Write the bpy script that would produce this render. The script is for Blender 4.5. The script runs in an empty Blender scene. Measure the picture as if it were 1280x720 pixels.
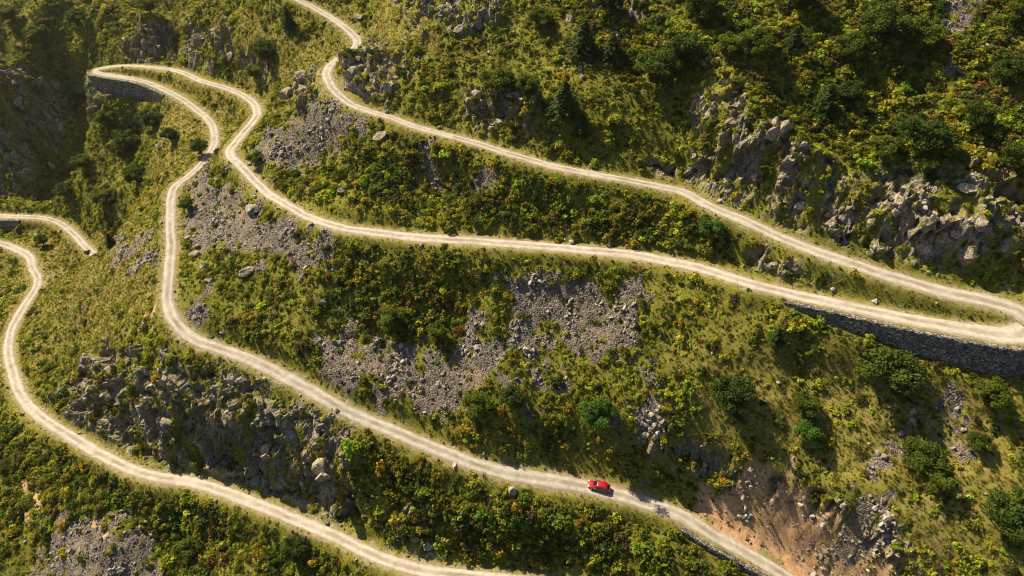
import bpy, bmesh, math, random
import numpy as np
from mathutils import Vector, Matrix, Euler

# ------------------------------------------------------------------ camera, sky, sun
W0, H0, FPX = 1280.0, 720.0, 864.0
PITCH = math.radians(40.0)
CAM_Z = 150.0
scene = bpy.context.scene
col = scene.collection
cd = bpy.data.cameras.new("camera"); cam = bpy.data.objects.new("camera", cd); col.objects.link(cam)
cd.sensor_width = 36.0; cd.lens = FPX / W0 * 36.0; cd.clip_start = 1.0; cd.clip_end = 3000.0
cam.location = (0, 0, CAM_Z); cam.rotation_euler = (math.radians(90) - PITCH, 0, 0)
scene.camera = cam

SUN_DIR = np.array([-0.78, 0.62]); SUN_DIR /= np.linalg.norm(SUN_DIR)      # where the sun stands, horizontally
SUN_EL = math.radians(46.0)
sun_az = math.atan2(SUN_DIR[0], SUN_DIR[1])                                # clockwise from +Y
world = bpy.data.worlds.new("World"); scene.world = world; world.use_nodes = True
wn = world.node_tree
sky = wn.nodes.new("ShaderNodeTexSky"); sky.sky_type = 'NISHITA'; sky.sun_disc = False
sky.sun_elevation = SUN_EL; sky.sun_rotation = sun_az; sky.air_density = 1.0; sky.dust_density = 1.5
bg = wn.nodes["Background"]; bg.inputs["Strength"].default_value = 0.05
wn.links.new(sky.outputs[0], bg.inputs[0])
ld = bpy.data.lights.new("sun", 'SUN'); ld.energy = 5.0; ld.angle = math.radians(0.55); ld.color = (1.0, 0.85, 0.60)
lo = bpy.data.objects.new("sun", ld); col.objects.link(lo)
sv = Vector((SUN_DIR[0]*math.cos(SUN_EL), SUN_DIR[1]*math.cos(SUN_EL), math.sin(SUN_EL)))
lo.rotation_euler = sv.to_track_quat('Z', 'Y').to_euler(); lo.location = (0, 0, 300)
vs = scene.view_settings
vs.view_transform = 'Standard'; vs.look = 'None'; vs.gamma = 1.0; vs.use_curve_mapping = False; vs.exposure = 1.22
scene.cycles.max_bounces = 5; scene.cycles.transparent_max_bounces = 4; scene.cycles.diffuse_bounces = 3
scene.cycles.use_denoising = True; scene.cycles.pixel_filter_type = 'BLACKMAN_HARRIS'; scene.cycles.filter_width = 1.05

# ------------------------------------------------------------------ numeric helpers
rng = np.random.default_rng(7)
random.seed(7)
CP, SP = math.cos(PITCH), math.sin(PITCH)

def ray(px, py):
    u = (px - 640.0) / FPX; v = (py - 360.0) / FPX
    return np.array([u, CP - v*SP, -(SP + v*CP)])      # world point = cam + D * ray, D = depth

def _hash(ix, iy, seed):
    h = (ix.astype(np.int64)*374761393 + iy.astype(np.int64)*668265263 + seed*1442695041) & 0xffffffff
    h = ((h ^ (h >> 13))*1274126177) & 0xffffffff
    h = ((h ^ (h >> 16))*2246822519) & 0xffffffff
    return ((h ^ (h >> 15)) & 0xffffff) / float(0xffffff)

def perlin(x, y, seed=0):
    ix = np.floor(x); iy = np.floor(y); fx = x-ix; fy = y-iy
    ix = ix.astype(np.int64); iy = iy.astype(np.int64)
    sx = fx*fx*fx*(fx*(fx*6-15)+10); sy = fy*fy*fy*(fy*(fy*6-15)+10)
    def g(a, b, dx, dy):
        t = _hash(a, b, seed)*2*np.pi
        return np.cos(t)*dx + np.sin(t)*dy
    n0 = g(ix, iy, fx, fy)*(1-sx) + g(ix+1, iy, fx-1, fy)*sx
    n1 = g(ix, iy+1, fx, fy-1)*(1-sx) + g(ix+1, iy+1, fx-1, fy-1)*sx
    return (n0*(1-sy)+n1*sy)*1.5

def fbm(x, y, oct=4, seed=0, gain=0.5):
    a, f, s, t = 1.0, 1.0, 0.0, 0.0
    for o in range(oct):
        s = s + a*perlin(x*f + 17.3*o, y*f - 9.1*o, seed+o); t += a; a *= gain; f *= 2.03
    return s/t

def ridged(x, y, oct=4, seed=0):
    a, f, s, t = 1.0, 1.0, 0.0, 0.0
    for o in range(oct):
        s = s + a*(1-np.abs(perlin(x*f+5.1*o, y*f+3.7*o, seed+o))*2); t += a; a *= 0.5; f *= 2.1
    return s/t

def voronoi(x, y, seed=0):
    """F1, F2 and a random number of the nearest cell"""
    ix = np.floor(x).astype(np.int64); iy = np.floor(y).astype(np.int64)
    f1 = np.full(x.shape, 9.0); f2 = np.full(x.shape, 9.0); idr = np.zeros(x.shape)
    for a in (-1, 0, 1):
        for b in (-1, 0, 1):
            cx = ix+a; cy = iy+b
            jx = cx + _hash(cx, cy, seed); jy = cy + _hash(cx, cy, seed+11)
            d = np.hypot(x-jx, y-jy); r = _hash(cx, cy, seed+23)
            m = d < f1
            f2 = np.where(m, f1, np.minimum(f2, d)); idr = np.where(m, r, idr); f1 = np.where(m, d, f1)
    return f1, f2, idr

def sstep(a, b, x):
    t = np.clip((x-a)/(b-a), 0, 1); return t*t*(3-2*t)

# ------------------------------------------------------------------ the roads: waypoints (px, py, height below the camera, half width)
A_PTS = [(330,-22,-58.5,1.7),(374,0,-60.5,1.7),(403,15,-61.8,1.7),(430,33,-62.8,1.7),(447,51,-63.5,1.8),(440,63,-64.2,1.8),(422,74,-64.8,1.7),
         (408,90,-65.3,1.7),(417,111,-65.8,1.7),(443,132,-66.2,1.6),(492,148,-66.6,1.5),(526,160,-66.9,1.5),(593,178,-67.3,1.6),(640,193,-67.6,1.7),
         (694,208,-68,1.7),(744,218,-68.4,1.7),(795,227,-68.8,1.7),(855,240,-69.2,1.8),(884,256,-69.5,1.9),(934,277,-69.9,2.0),(984,300,-70.3,2.1),
         (1035,319,-70.7,2.2),(1085,336,-71,2.3),(1136,352,-71.4,2.4),(1186,366,-71.7,2.5),(1236,376,-72,2.8),(1273,388,-72.2,3.0),(1292,402,-72.4,3.0)]
B_PTS = [(1292,402,-72.4,3.0),(1284,414,-72.7,3.0),(1262,419,-72.9,3.0),(1222,414,-73.2,2.6),(1186,408,-73.4,2.4),(1136,399,-73.8,2.3),(1085,388,-74.2,2.2),(1035,377,-74.6,2.1),
         (984,366,-75,2.1),(934,353,-75.3,2.0),(900,342,-75.6,2.0),(855,330,-76,2.0),(795,319,-76.4,2.0),(727,312,-77,1.9),(660,306,-77.5,1.9),(593,301,-78,2.0),
         (526,297,-78.6,2.0),(459,289,-79.2,1.9),(430,285,-79.5,1.8),(386,271,-80,1.7),(353,252,-80.5,1.7),(333,240,-80.8,1.7),(302,208,-81.3,1.7),
         (287,190,-81.7,1.8),(302,169,-82.2,1.8),(319,148,-82.5,1.8),(321,137,-82.7,1.8),(312,124,-83,1.7),(286,111,-83.4,1.7),(252,101,-83.8,1.7),(232,92,-84.1,1.7),
         (215,87,-84.3,1.7),(190,84,-84.6,1.3),(165,82,-84.9,1.3),(140,83,-85.2,1.4),(124,86,-85.5,1.7)]
C_PTS = [(124,86,-85.5,1.7),(118,89,-85.7,1.7),(126,92,-85.8,1.7),(144,95,-86,1.8),(178,101,-86.5,1.7),(208,113,-87,1.7),(235,129,-87.5,1.7),(259,148,-88,1.7),(268,165,-88.4,1.7),
         (266,185,-88.9,1.7),(249,208,-89.5,1.6),(232,223,-89.9,1.6),(216,237,-90.2,1.7),(213,274,-91,1.7),(214,307,-91.6,1.8),(211,341,-92.2,1.8),
         (209,374,-92.9,1.8),(218,401,-93.5,1.9),(242,423,-94,1.9),(279,437,-94.6,1.9),(319,452,-95.3,2.0),(353,469,-96.1,2.0),(376,481,-96.6,2.0),
         (425,509,-97.8,2.0),(459,525,-98.6,2.0),(509,546,-99.6,2.0),(559,567,-100.6,2.0),(610,585,-101.5,2.1),(660,596,-102.5,2.2),(711,604,-103.4,2.2),
         (744,611,-104,2.2),(795,624,-104.8,2.1),(855,646,-105.9,2.0),(884,664,-106.5,1.9),(917,682,-107.2,1.9),(951,701,-107.8,1.8),(978,718,-108.3,1.8),
         (1020,748,-109.2,1.9),(1060,780,-110,1.9)]
D_PTS = [(-80,299,-123.6,1.9),(-40,299,-123.8,1.9),(0,304,-124,1.9),(20,311,-124,1.9),(37,321,-123.8,1.9),(41,335,-123.6,1.8),(47,348,-123.4,1.7),(45,360,-123.3,1.8),(31,381,-123.1,1.9),
         (20,400,-122.8,1.9),(12,421,-122.5,1.8),(10,442,-122.2,1.8),(16,466,-121.8,1.8),(24,489,-121.4,1.8),(39,511,-121,1.8),(67,533,-120.4,1.8),
         (101,553,-119.8,1.8),(134,572,-119,1.8),(168,588,-118.4,1.8),(202,597,-117.9,1.8),(242,603,-117.4,1.8),(286,617,-116.7,1.8),(336,636,-116,1.8),
         (386,656,-115.3,1.8),(430,675,-114.7,1.8),(475,697,-114.1,1.8),(526,712,-113.5,1.8),(576,719,-113,1.8),(640,726,-112.4,1.8),(760,742,-111.6,1.8),(860,766,-111,1.8)]
E_PTS = [(-60,268,-121.5,1.8),(0,270,-121.6,1.8),(34,271,-121.6,1.7),(57,273,-121.6,1.6),(77,280,-121.7,1.6),(94,294,-121.8,1.6),(107,308,-122,1.7),(124,322,-122.3,1.8),(150,330,-122.8,1.8)]

def catmull(P, n=16):
    P = np.array(P, float); Q = np.vstack([2*P[0]-P[1], P, 2*P[-1]-P[-2]]); out = []
    for i in range(1, len(Q)-2):
        for k in range(n):
            t = k/n; a, b, c, d = Q[i-1], Q[i], Q[i+1], Q[i+2]
            out.append(0.5*((2*b)+(-a+c)*t+(2*a-5*b+4*c-d)*t*t+(-a+3*b-3*c+d)*t**3))
    out.append(P[-1]); return np.array(out)

def road_world(pts):
    S = catmull(pts)
    w = np.array([np.append(ray(p[0], p[1])*(p[2]/ray(p[0], p[1])[2]), p[3]) for p in S])     # x, y, z(rel), hw
    d = np.r_[0, np.cumsum(np.hypot(np.diff(w[:, 0]), np.diff(w[:, 1])))]
    n = int(d[-1]/0.5)+1; t = np.linspace(0, d[-1], n)
    R = np.stack([np.interp(t, d, w[:, k]) for k in range(4)], 1)
    k = 9; ker = np.hanning(k+2)[1:-1]; ker /= ker.sum()
    for c in range(4):                                  # smooth a little
        e = np.r_[2*R[0, c]-R[1:k//2+1, c][::-1], R[:, c], 2*R[-1, c]-R[-k//2:-1, c][::-1]]
        R[:, c] = np.convolve(e, ker, 'same')[k//2:k//2+n]
    T = np.gradient(R[:, :2], axis=0); T /= np.linalg.norm(T, axis=1)[:, None]
    P = np.array([pixel_of(r[:3]) for r in R])
    R[:, 3] *= 0.71
    return dict(p=R[:, :3], hw=R[:, 3], t=T, n=np.stack([-T[:, 1], T[:, 0]], 1), px=P)

def pixel_of(p):
    y, z = p[1], p[2]
    D = y*CP - z*SP; v = (-(z*CP) - y*SP)/D
    return np.array([640+FPX*p[0]/D, 360+FPX*v])

ROADS = {k: road_world(v) for k, v in dict(A=A_PTS, B=B_PTS, C=C_PTS, D=D_PTS, E=E_PTS).items()}

# retaining walls: road, side (+1 = along n), pixel-x range, list of (px, height)
WALLS = [
    dict(id='hairpin', road='B', side=1, h=[(985,0.4),(1020,1.4),(1080,2.7),(1150,3.9),(1230,4.9),(1268,5.2),(1292,5.2)], sel=lambda P: (P[:,0] > 985) ),
    dict(id='gorge', road='C', side=-1, h=[(114,4.0),(150,4.6),(185,4.4),(207,3.2),(214,1.2)], sel=lambda P: (P[:,0] < 214) & (P[:,1] > 88) & (P[:,1] < 125)),
    dict(id='left', road='E', side=-1, h=[(-60,3.6),(10,3.4),(24,2.2),(30,0.6)], sel=lambda P: (P[:,0] < 30)),
    dict(id='kerb', road='C', side=-1, h=[(850,0.4),(870,0.9),(950,1.1),(980,0.9)], sel=lambda P: (P[:,0] > 850) & (P[:,0] < 985)),
]
for w in WALLS:
    R = ROADS[w['road']]; m = w['sel'](R['px']); idx = np.nonzero(m)[0]
    if len(idx):                                        # longest contiguous run
        runs = np.split(idx, np.nonzero(np.diff(idx) > 1)[0]+1); idx = max(runs, key=len)
    w['idx'] = idx
    xs = [q[0] for q in w['h']]; w['height'] = np.interp(R['px'][idx, 0], xs, [q[1] for q in w['h']])
    R.setdefault('wall', {1: np.zeros(len(R['hw'])), -1: np.zeros(len(R['hw']))})[w['side']][idx] = w['height']
for R in ROADS.values(): R.setdefault('wall', {1: np.zeros(len(R['hw'])), -1: np.zeros(len(R['hw']))})

# ------------------------------------------------------------------ control points of the mountainside (px, py, depth)
CTRL = [
 # above the upper road
 (600,0,152),(700,80,140.5),(800,0,143),(790,110,134),(880,60,132),(975,120,124),(1000,30,131),(1080,80,125),(1150,0,129),(1150,150,118.5),(1280,0,126),(1280,120,117),
 (1280,220,109.5),(1150,260,112.5),(1050,200,119),(1060,280,115.5),(895,175,125),(935,150,121.5),(985,225,117),(1010,180,118.5),(855,165,131),(832,125,134),(905,100,125.5),(560,110,145),(640,130,139.5),(500,60,154),(470,92,155),(470,10,172),(520,0,160),
 # ridge left of the upper road
 (300,0,203),(330,60,188),(360,30,184),(270,60,201),(380,130,160),(300,95,192),(240,20,226),(240,70,214),
 # dark gully, rocky nose, back wall of the gorge
 (215,30,243),(215,70,228),(180,60,227),(180,15,230),(150,70,231),(130,20,237),(100,60,237),(60,15,240),(0,0,240),(0,70,235),(60,90,235),(45,150,234),
 (135,128,223),(112,178,219),(88,222,217),(64,252,217),(132,182,229),(108,232,226),(152,148,230),(88,150,238),(58,200,239),(75,115,240),(20,200,229),(0,120,227),(40,235,232),(0,245,232),
 (-60,60,228),(-80,200,232),
 # flank between C and the gorge
 (175,150,212),(150,190,213),(150,220,206),(110,265,207),(190,190,196),(170,260,184),(100,330,182),(120,300,196),(140,350,164),(130,430,149.5),(80,400,168),(80,460,161),(180,480,140),
 # between the roads
 (300,530,129.5),(230,540,133.5),(390,570,126),(500,640,121),(640,650,115.5),(450,400,133),(560,400,130.5),(700,400,126.5),(560,480,126.5),(820,430,119.5),(650,520,122.5),(330,350,138.5),(300,290,148),
 (820,540,117.5),(270,270,157),(900,400,117.5),(400,200,155),(560,240,141),(700,260,133.5),
 # right hand slope below the hairpin wall
 (1000,430,113.5),(1100,450,110.5),(1200,500,106.5),(1280,520,103.5),(1000,520,111),(1150,600,103.5),(1280,640,98.5),(1050,640,106.5),(1100,720,103),(1200,720,99),(980,620,111.5),(920,590,114),
 (900,520,115),
 # bottom
 (0,560,150),(60,620,142),(0,720,137.5),(150,680,133),(150,720,131.5),(300,700,127.5),(400,720,123.5),(0,500,160),(-60,440,180),(-100,600,160),
 (830,700,112.5),(700,690,114.5),(900,720,112),(560,680,118.5),
 (0,370,192),(15,345,200),
]
extra = [  # world x, y, z relative to the camera, outside the frame
 (-200,330,-95),(-120,330,-60),(-40,330,-10),(60,330,20),(160,330,50),(250,250,10),(250,100,-45),(200,50,-90),(120,20,-118),(20,10,-140),(-80,30,-150),(-180,60,-158),
 (-260,150,-140),(-260,230,-112),(-260,320,-105),(130,150,0),(60,200,-8),(0,230,-22),(-60,245,-45),(-220,200,-118),(-170,150,-130),(90,40,-100),(120,90,-60),
]
C3 = [ray(a, b)*d for a, b, d in CTRL] + [np.array(e, float) for e in extra]
for k, R in ROADS.items():
    for i in range(4, len(R['hw']), 12):
        C3.append(R['p'][i])
for w in WALLS:
    if w['id'] == 'kerb': continue
    R = ROADS[w['road']]
    for i, h in list(zip(w['idx'], w['height']))[::10]:
        q = R['p'][i].copy(); q[:2] += w['side']*R['n'][i]*(R['hw'][i]+2.2); q[2] -= h+0.8; C3.append(q)
C3 = np.array(C3)
def tps(r2): return 0.5*r2*np.log(r2+1e-6)
SC = 100.0
cx, cy = C3[:, 0]/SC, C3[:, 1]/SC
K = tps((cx[:, None]-cx)**2+(cy[:, None]-cy)**2) + np.eye(len(cx))*2e-4
Pm = np.stack([np.ones_like(cx), cx, cy], 1)
M = np.block([[K, Pm], [Pm.T, np.zeros((3, 3))]])
sol = np.linalg.solve(M, np.r_[C3[:, 2], 0, 0, 0])
def base_z(x, y):
    x = x/SC; y = y/SC; out = sol[-3]+sol[-2]*x+sol[-1]*y
    for i in range(len(cx)): out = out+sol[i]*tps((x-cx[i])**2+(y-cy[i])**2)
    return out

def axis(lo, hi, step, far_lo, far_hi):
    a = list(np.arange(lo, hi, step)); s = step; v = lo; L = []
    while v > far_lo: s *= 1.15; v -= s; L.append(v)
    s = step; v = a[-1]; Rr = []
    while v < far_hi: s *= 1.15; v += s; Rr.append(v)
    return np.array(L[::-1]+a+Rr)
STEP = 0.42
gx = axis(-178, 104, STEP, -420, 420); gy = axis(42, 282, STEP, -40, 620)
GX, GY = np.meshgrid(gx, gy)
gz0 = base_z(GX.ravel(), GY.ravel()).reshape(GX.shape)
# keep the far surroundings from running away
far = np.maximum(np.maximum(-210-GX, GX-170), np.maximum(GY-300, 10-GY)); fw = sstep(0, 90, far)
gz0 = gz0*(1-fw) + np.clip(gz0, -160, 40)*fw

# distance to the roads (nearest sample of each), via a chunked search in a window around every road
def road_fields(X, Y):
    n = X.size; out = {}
    X = X.ravel(); Y = Y.ravel()
    for k, R in ROADS.items():
        P = R['p']; d = np.full(n, 1e3); off = np.zeros(n); z = np.zeros(n); hw = np.ones(n); wl = np.zeros(n); s = np.zeros(n)
        for a in range(0, len(P), 12):
            b = min(a+13, len(P)); q = P[a:b]
            m = np.nonzero((X > q[:, 0].min()-14) & (X < q[:, 0].max()+14) & (Y > q[:, 1].min()-14) & (Y < q[:, 1].max()+14))[0]
            if not len(m): continue
            dx = X[m, None]-q[:, 0]; dy = Y[m, None]-q[:, 1]; D2 = dx*dx+dy*dy; j = D2.argmin(1); dd = np.sqrt(D2[np.arange(len(m)), j])
            better = dd < d[m]; mm = m[better]; jj = j[better]+a
            vx = X[mm]-P[jj, 0]; vy = Y[mm]-P[jj, 1]
            al = vx*R['t'][jj, 0]+vy*R['t'][jj, 1]; o = vx*R['n'][jj, 0]+vy*R['n'][jj, 1]
            d[mm] = dd[better]; off[mm] = o; s[mm] = jj*0.5+al
            j2 = np.clip(jj+np.sign(al).astype(int), 0, len(P)-1); f = np.clip(np.abs(al)/0.5, 0, 1)
            z[mm] = P[jj, 2]*(1-f)+P[j2, 2]*f; hw[mm] = R['hw'][jj]
            wl[mm] = np.where(o > 0, R['wall'][1][jj], R['wall'][-1][jj])
        out[k] = (d, off, z, hw, wl, s)
    return out
RF = road_fields(GX, GY)
zf = gz0.ravel().copy(); xs, ys = GX.ravel(), GY.ravel()
num = np.zeros_like(zf); den = np.zeros_like(zf)+1e-9; blend = np.zeros_like(zf); edge = np.full_like(zf, 99.0); wallmask = np.zeros_like(zf)
shn = 0.35*fbm(xs/2.3, ys/2.3, 2, 91)
for k, (d, off, z, hw, wl, s) in RF.items():
    e = d-hw; edge = np.minimum(edge, e)
    w = 1.0/(np.maximum(e, 0)+0.25)**4 * (d < 13)
    num += w*(z-0.07); den += w
    uphill = zf > z
    T = np.where(uphill, np.clip(1.35*(zf-z), 2.2, 6.5), np.clip(1.2*(z-zf), 2.6, 5.5))
    wz = z-wl-0.15
    zf = np.where((wl > 0.3) & (e > 0) & (e < 7), wz*(1-sstep(1.6, 7, e))+np.minimum(zf, wz+1.5)*sstep(1.6, 7, e), zf)
    b = 1-sstep(0.55+shn, 0.55+shn+T, e)
    bw = 1-sstep(0.75, 1.15, e)                       # sharp edge on top of a retaining wall
    b = np.where(wl > 0.3, bw, b)
    wallmask = np.maximum(wallmask, (wl > 0.3)*(np.abs(e) < 4.5))
    blend = np.maximum(blend, b*(d < 13))
rz = num/den
ROADDIST = edge
z1 = zf*(1-blend)+rz*blend
GZ1 = z1.reshape(GX.shape)

def grid_z(G, x, y):
    i = np.clip(np.searchsorted(gx, x)-1, 0, len(gx)-2); j = np.clip(np.searchsorted(gy, y)-1, 0, len(gy)-2)
    fx = (x-gx[i])/(gx[i+1]-gx[i]); fy = (y-gy[j])/(gy[j+1]-gy[j])
    return (G[j, i]*(1-fx)+G[j, i+1]*fx)*(1-fy)+(G[j+1, i]*(1-fx)+G[j+1, i+1]*fx)*fy

DS = np.arange(60, 330, 0.25)
def hit(px, py, G=None):
    """the point of the mountainside that stands at this pixel"""
    G = GZ1 if G is None else G
    r = ray(px, py); z = grid_z(G, r[0]*DS, r[1]*DS); m = r[2]*DS < z
    i = int(np.argmax(m)) if m.any() else len(DS)-1
    return r*DS[i]

# ------------------------------------------------------------------ what grows or lies where
POLY = dict(
 scree=[[(395,120),(430,135),(460,165),(440,182),(415,192),(350,215),(300,212),(312,190),(370,140)],
        [(250,212),(275,225),(330,252),(400,287),(422,300),(405,335),(330,330),(240,310),(228,290),(232,250)],
        [(632,348),(700,338),(790,356),(805,420),(785,455),(735,440),(700,432),(650,440),(600,480),(560,520),(520,530),(480,500),(400,470),(390,425),(440,408),(500,435),(560,440),(600,410),(650,400)],
        [(80,648),(130,640),(190,675),(200,720),(190,740),(50,740),(52,690)],
        [(1190,-10),(1230,-10),(1215,60),(1185,75),(1168,45)],
        [(1110,535),(1140,560),(1122,600),(1117,660),(1092,695),(1072,675),(1090,620),(1083,575)],
        [(530,208),(600,200),(625,225),(560,240)],[(1150,530),(1200,530),(1215,560),(1165,560)],
        [(640,470),(700,470),(690,500),(640,495)],[(235,370),(262,370),(270,400),(245,408)],[(800,470),(822,475),(820,555),(795,560)],
        [(140,300),(185,300),(200,330),(150,335)]],
 rock=[[(895,75),(935,110),(960,175),(1040,215),(1060,300),(1000,290),(930,255),(850,228),(832,218),(865,150)],
       [(980,240),(1060,235),(1130,205),(1210,200),(1280,235),(1330,340),(1180,345),(1080,315),(1000,285)],
       [(70,480),(130,425),(180,450),(260,478),(300,450),(400,500),(440,540),(440,655),(330,632),(230,603),(150,576),(90,520)],
       [(435,60),(480,52),(510,80),(500,120),(470,130),(430,120),(425,80)],
       [(935,318),(1000,330),(1035,345),(1010,360),(950,348)],
       [(-30,80),(50,85),(50,130),(-30,140)],[(35,85),(90,105),(98,185),(60,190)],[(-30,185),(40,190),(55,250),(-30,255)],[(112,92),(150,105),(120,140),(100,120)],
       [(148,38),(212,38),(218,78),(160,80)],[(225,30),(285,20),(300,80),(235,82)],
       [(580,118),(660,112),(680,150),(600,160)],[(500,-5),(620,-5),(612,38),(560,45),(510,25)],[(495,655),(545,655),(545,700),(500,695)],
       [(365,95),(400,88),(400,120),(370,135)],[(740,0),(800,0),(795,40),(745,30)]],
 dirt=[[(868,620),(905,592),(985,598),(1042,640),(1100,705),(1110,740),(1000,740),(945,685),(880,655)],
       [(30,600),(60,610),(50,650),(35,640)],[(100,655),(140,660),(135,690),(105,685)],[(178,398),(196,380),(196,400),(188,410)]],
 autumn=[[(420,325),(620,330),(655,400),(560,435),(500,400),(420,385)],[(1080,80),(1280,100),(1280,240),(1150,220)],[(560,430),(640,460),(700,560),(600,560)],[(1100,420),(1280,470),(1280,500),(1100,470)],[(850,560),(1000,560),(980,600),(860,600)]],
 dry=[[(430,0),(520,0),(560,60),(470,70)],[(200,100),(300,120),(260,220),(180,240)],[(300,20),(440,60),(400,120),(300,110)],[(0,330),(40,340),(20,400),(0,420)],[(860,430),(1280,470),(1280,720),(1130,720),(1000,560),(880,560)],[(30,280),(200,240),(200,380),(100,440),(60,440)]],
 lush=[[(700,0),(1280,0),(1280,200),(960,160),(880,60),(760,110)],[(420,330),(560,330),(560,420),(440,410)],[(0,530),(120,590),(330,650),(440,720),(200,720),(60,640),(0,680)],[(450,560),(640,610),(900,700),(640,715),(480,660)],[(480,180),(640,215),(900,300),(900,320),(600,285),(360,230)]],
)
def to_world(poly): return np.array([hit(a, b)[:2] for a, b in poly])
def poly_sd(P, x, y):
    """signed distance, positive inside"""
    ins = np.zeros(x.shape, bool); d = np.full(x.shape, 1e9)
    for i in range(len(P)):
        a, b = P[i], P[(i+1) % len(P)]
        c = ((a[1] > y) != (b[1] > y)) & (x < (b[0]-a[0])*(y-a[1])/(b[1]-a[1]+1e-12)+a[0]); ins ^= c
        e = b-a; t = np.clip(((x-a[0])*e[0]+(y-a[1])*e[1])/(e@e+1e-9), 0, 1)
        d = np.minimum(d, np.hypot(x-a[0]-t*e[0], y-a[1]-t*e[1]))
    return np.where(ins, d, -d)
WP = {k: [to_world(p) for p in v] for k, v in POLY.items()}
SOFT = dict(scree=(-.2, 1.0, 5.5), rock=(-1.2, 1.2, 3.2), dirt=(-.4, .8, 2.2), autumn=(-4, 3, 5), dry=(-6, 6, 6), lush=(-4, 4, 5))
def cover(kind, x, y):
    lo_, hi_, amp = SOFT[kind]; sh = x.shape; x = x.ravel(); y = y.ravel(); out = np.zeros(x.shape)
    for i, P in enumerate(WP[kind]):
        m = np.nonzero((x > P[:, 0].min()-9) & (x < P[:, 0].max()+9) & (y > P[:, 1].min()-9) & (y < P[:, 1].max()+9))[0]
        if not len(m): continue
        sd = poly_sd(P, x[m], y[m])+amp*2.0*fbm(x[m]/5.0, y[m]/5.0, 4, 31+i, 0.6)
        out[m] = np.maximum(out[m], sstep(lo_, hi_, sd))
    return out.reshape(sh)
MK = {k: cover(k, xs, ys) for k in POLY}
# steep places are bare rock too
dzdy, dzdx = np.gradient(GZ1, gy, gx); slope = np.hypot(dzdx, dzdy).ravel()
steep = sstep(2.5, 3.3, slope + 0.35*fbm(xs/4, ys/4, 3, 77)) * sstep(1.0, 2.0, ROADDIST)
MK['rock'] = np.maximum(MK['rock'], steep*0.9)
MK['scree'] *= sstep(-.34, -.16, fbm(xs/3.0, ys/3.0, 4, 82, .65)+.10)          # islands of scrub in the scree
MK['rock'] *= sstep(-.19, .0, fbm(xs/3.6, ys/3.0, 4, 83, .6))             # grassy ledges between the rocks
MK['rock'] *= 1-.93*MK['dirt']
MK['scree'] *= 1-0.8*MK['rock']

# relief
away = sstep(0.5, 2.4, ROADDIST)
rel = 1.1*fbm(xs/9, ys/9, 4, 5) + 0.28*fbm(xs/1.7, ys/1.7, 3, 9)
# gullies that run down the slope
cu = xs+.25*ys; cv = .65*ys+.95*z1
f1, f2, idr = voronoi(cu/3.3+0.5*perlin(xs/4, cv/4, 4), cv/4.0+0.5*perlin(xs/4, cv/4, 8), 3)
g1, g2, jdr = voronoi(cu/1.5, cv/1.6, 14)
crag = 1.15*(idr-0.42)*3.2 - 1.0*sstep(0.16, 0.0, f2-f1) + (jdr-0.5)*0.95 - 0.3*sstep(0.15, 0, g2-g1) + 1.3*ridged(cu/7, cv/7, 3, 21)-0.8
scr = 0.35*fbm(xs/2.2, ys/2.2, 3, 66) + 0.2*(jdr-0.5)
rel = rel + 1.5*fbm(xs/17, ys/17, 2, 15)*sstep(2, 9, ROADDIST) + 7*fbm(xs/22, ys/22, 3, 16)*sstep(6, 16, ROADDIST)*sstep(-105, -125, xs)*sstep(190, 205, ys)
nn = np.stack([-dzdx.ravel(), -dzdy.ravel(), np.ones_like(z1)], 1); nn /= np.linalg.norm(nn, axis=1)[:, None]
wm = np.where(wallmask > 0, 0.25, 1)
dv = away*(rel*(1-0.6*MK['scree'])+scr*MK['scree'])*wm; dn = away*crag*MK['rock']*sstep(0.5, 3.2, ROADDIST)*wm
GV = np.stack([xs+nn[:, 0]*dn, ys+nn[:, 1]*dn, z1+dv+nn[:, 2]*dn+CAM_Z], 1)
GZ = (z1+dv+dn*nn[:, 2]).reshape(GX.shape)
# broad hummocks of the turf
def link(o, parent=None):
    col.objects.link(o)
    if parent is not None: o.parent = parent
    return o
def mesh_np(name, V, F, mat=None, smooth=False):
    me = bpy.data.meshes.new(name); V = np.asarray(V, np.float32); F = np.asarray(F, np.int32)
    k = F.shape[1]; me.vertices.add(len(V)); me.vertices.foreach_set('co', V.ravel())
    me.loops.add(F.size); me.loops.foreach_set('vertex_index', F.ravel())
    me.polygons.add(len(F)); me.polygons.foreach_set('loop_start', np.arange(0, F.size, k, dtype=np.int32))
    me.polygons.foreach_set('loop_total', np.full(len(F), k, np.int32))
    if smooth: me.polygons.foreach_set('use_smooth', np.ones(len(F), bool))
    me.update(calc_edges=True)
    if mat: me.materials.append(mat)
    return me
def fattr(me, name, data, typ='FLOAT'):
    a = me.attributes.new(name, typ, 'POINT')
    a.data.foreach_set('color' if typ == 'FLOAT_COLOR' else 'vector' if typ == 'FLOAT_VECTOR' else 'value', np.asarray(data, np.float32 if typ != 'INT' else np.int32).ravel())

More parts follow.
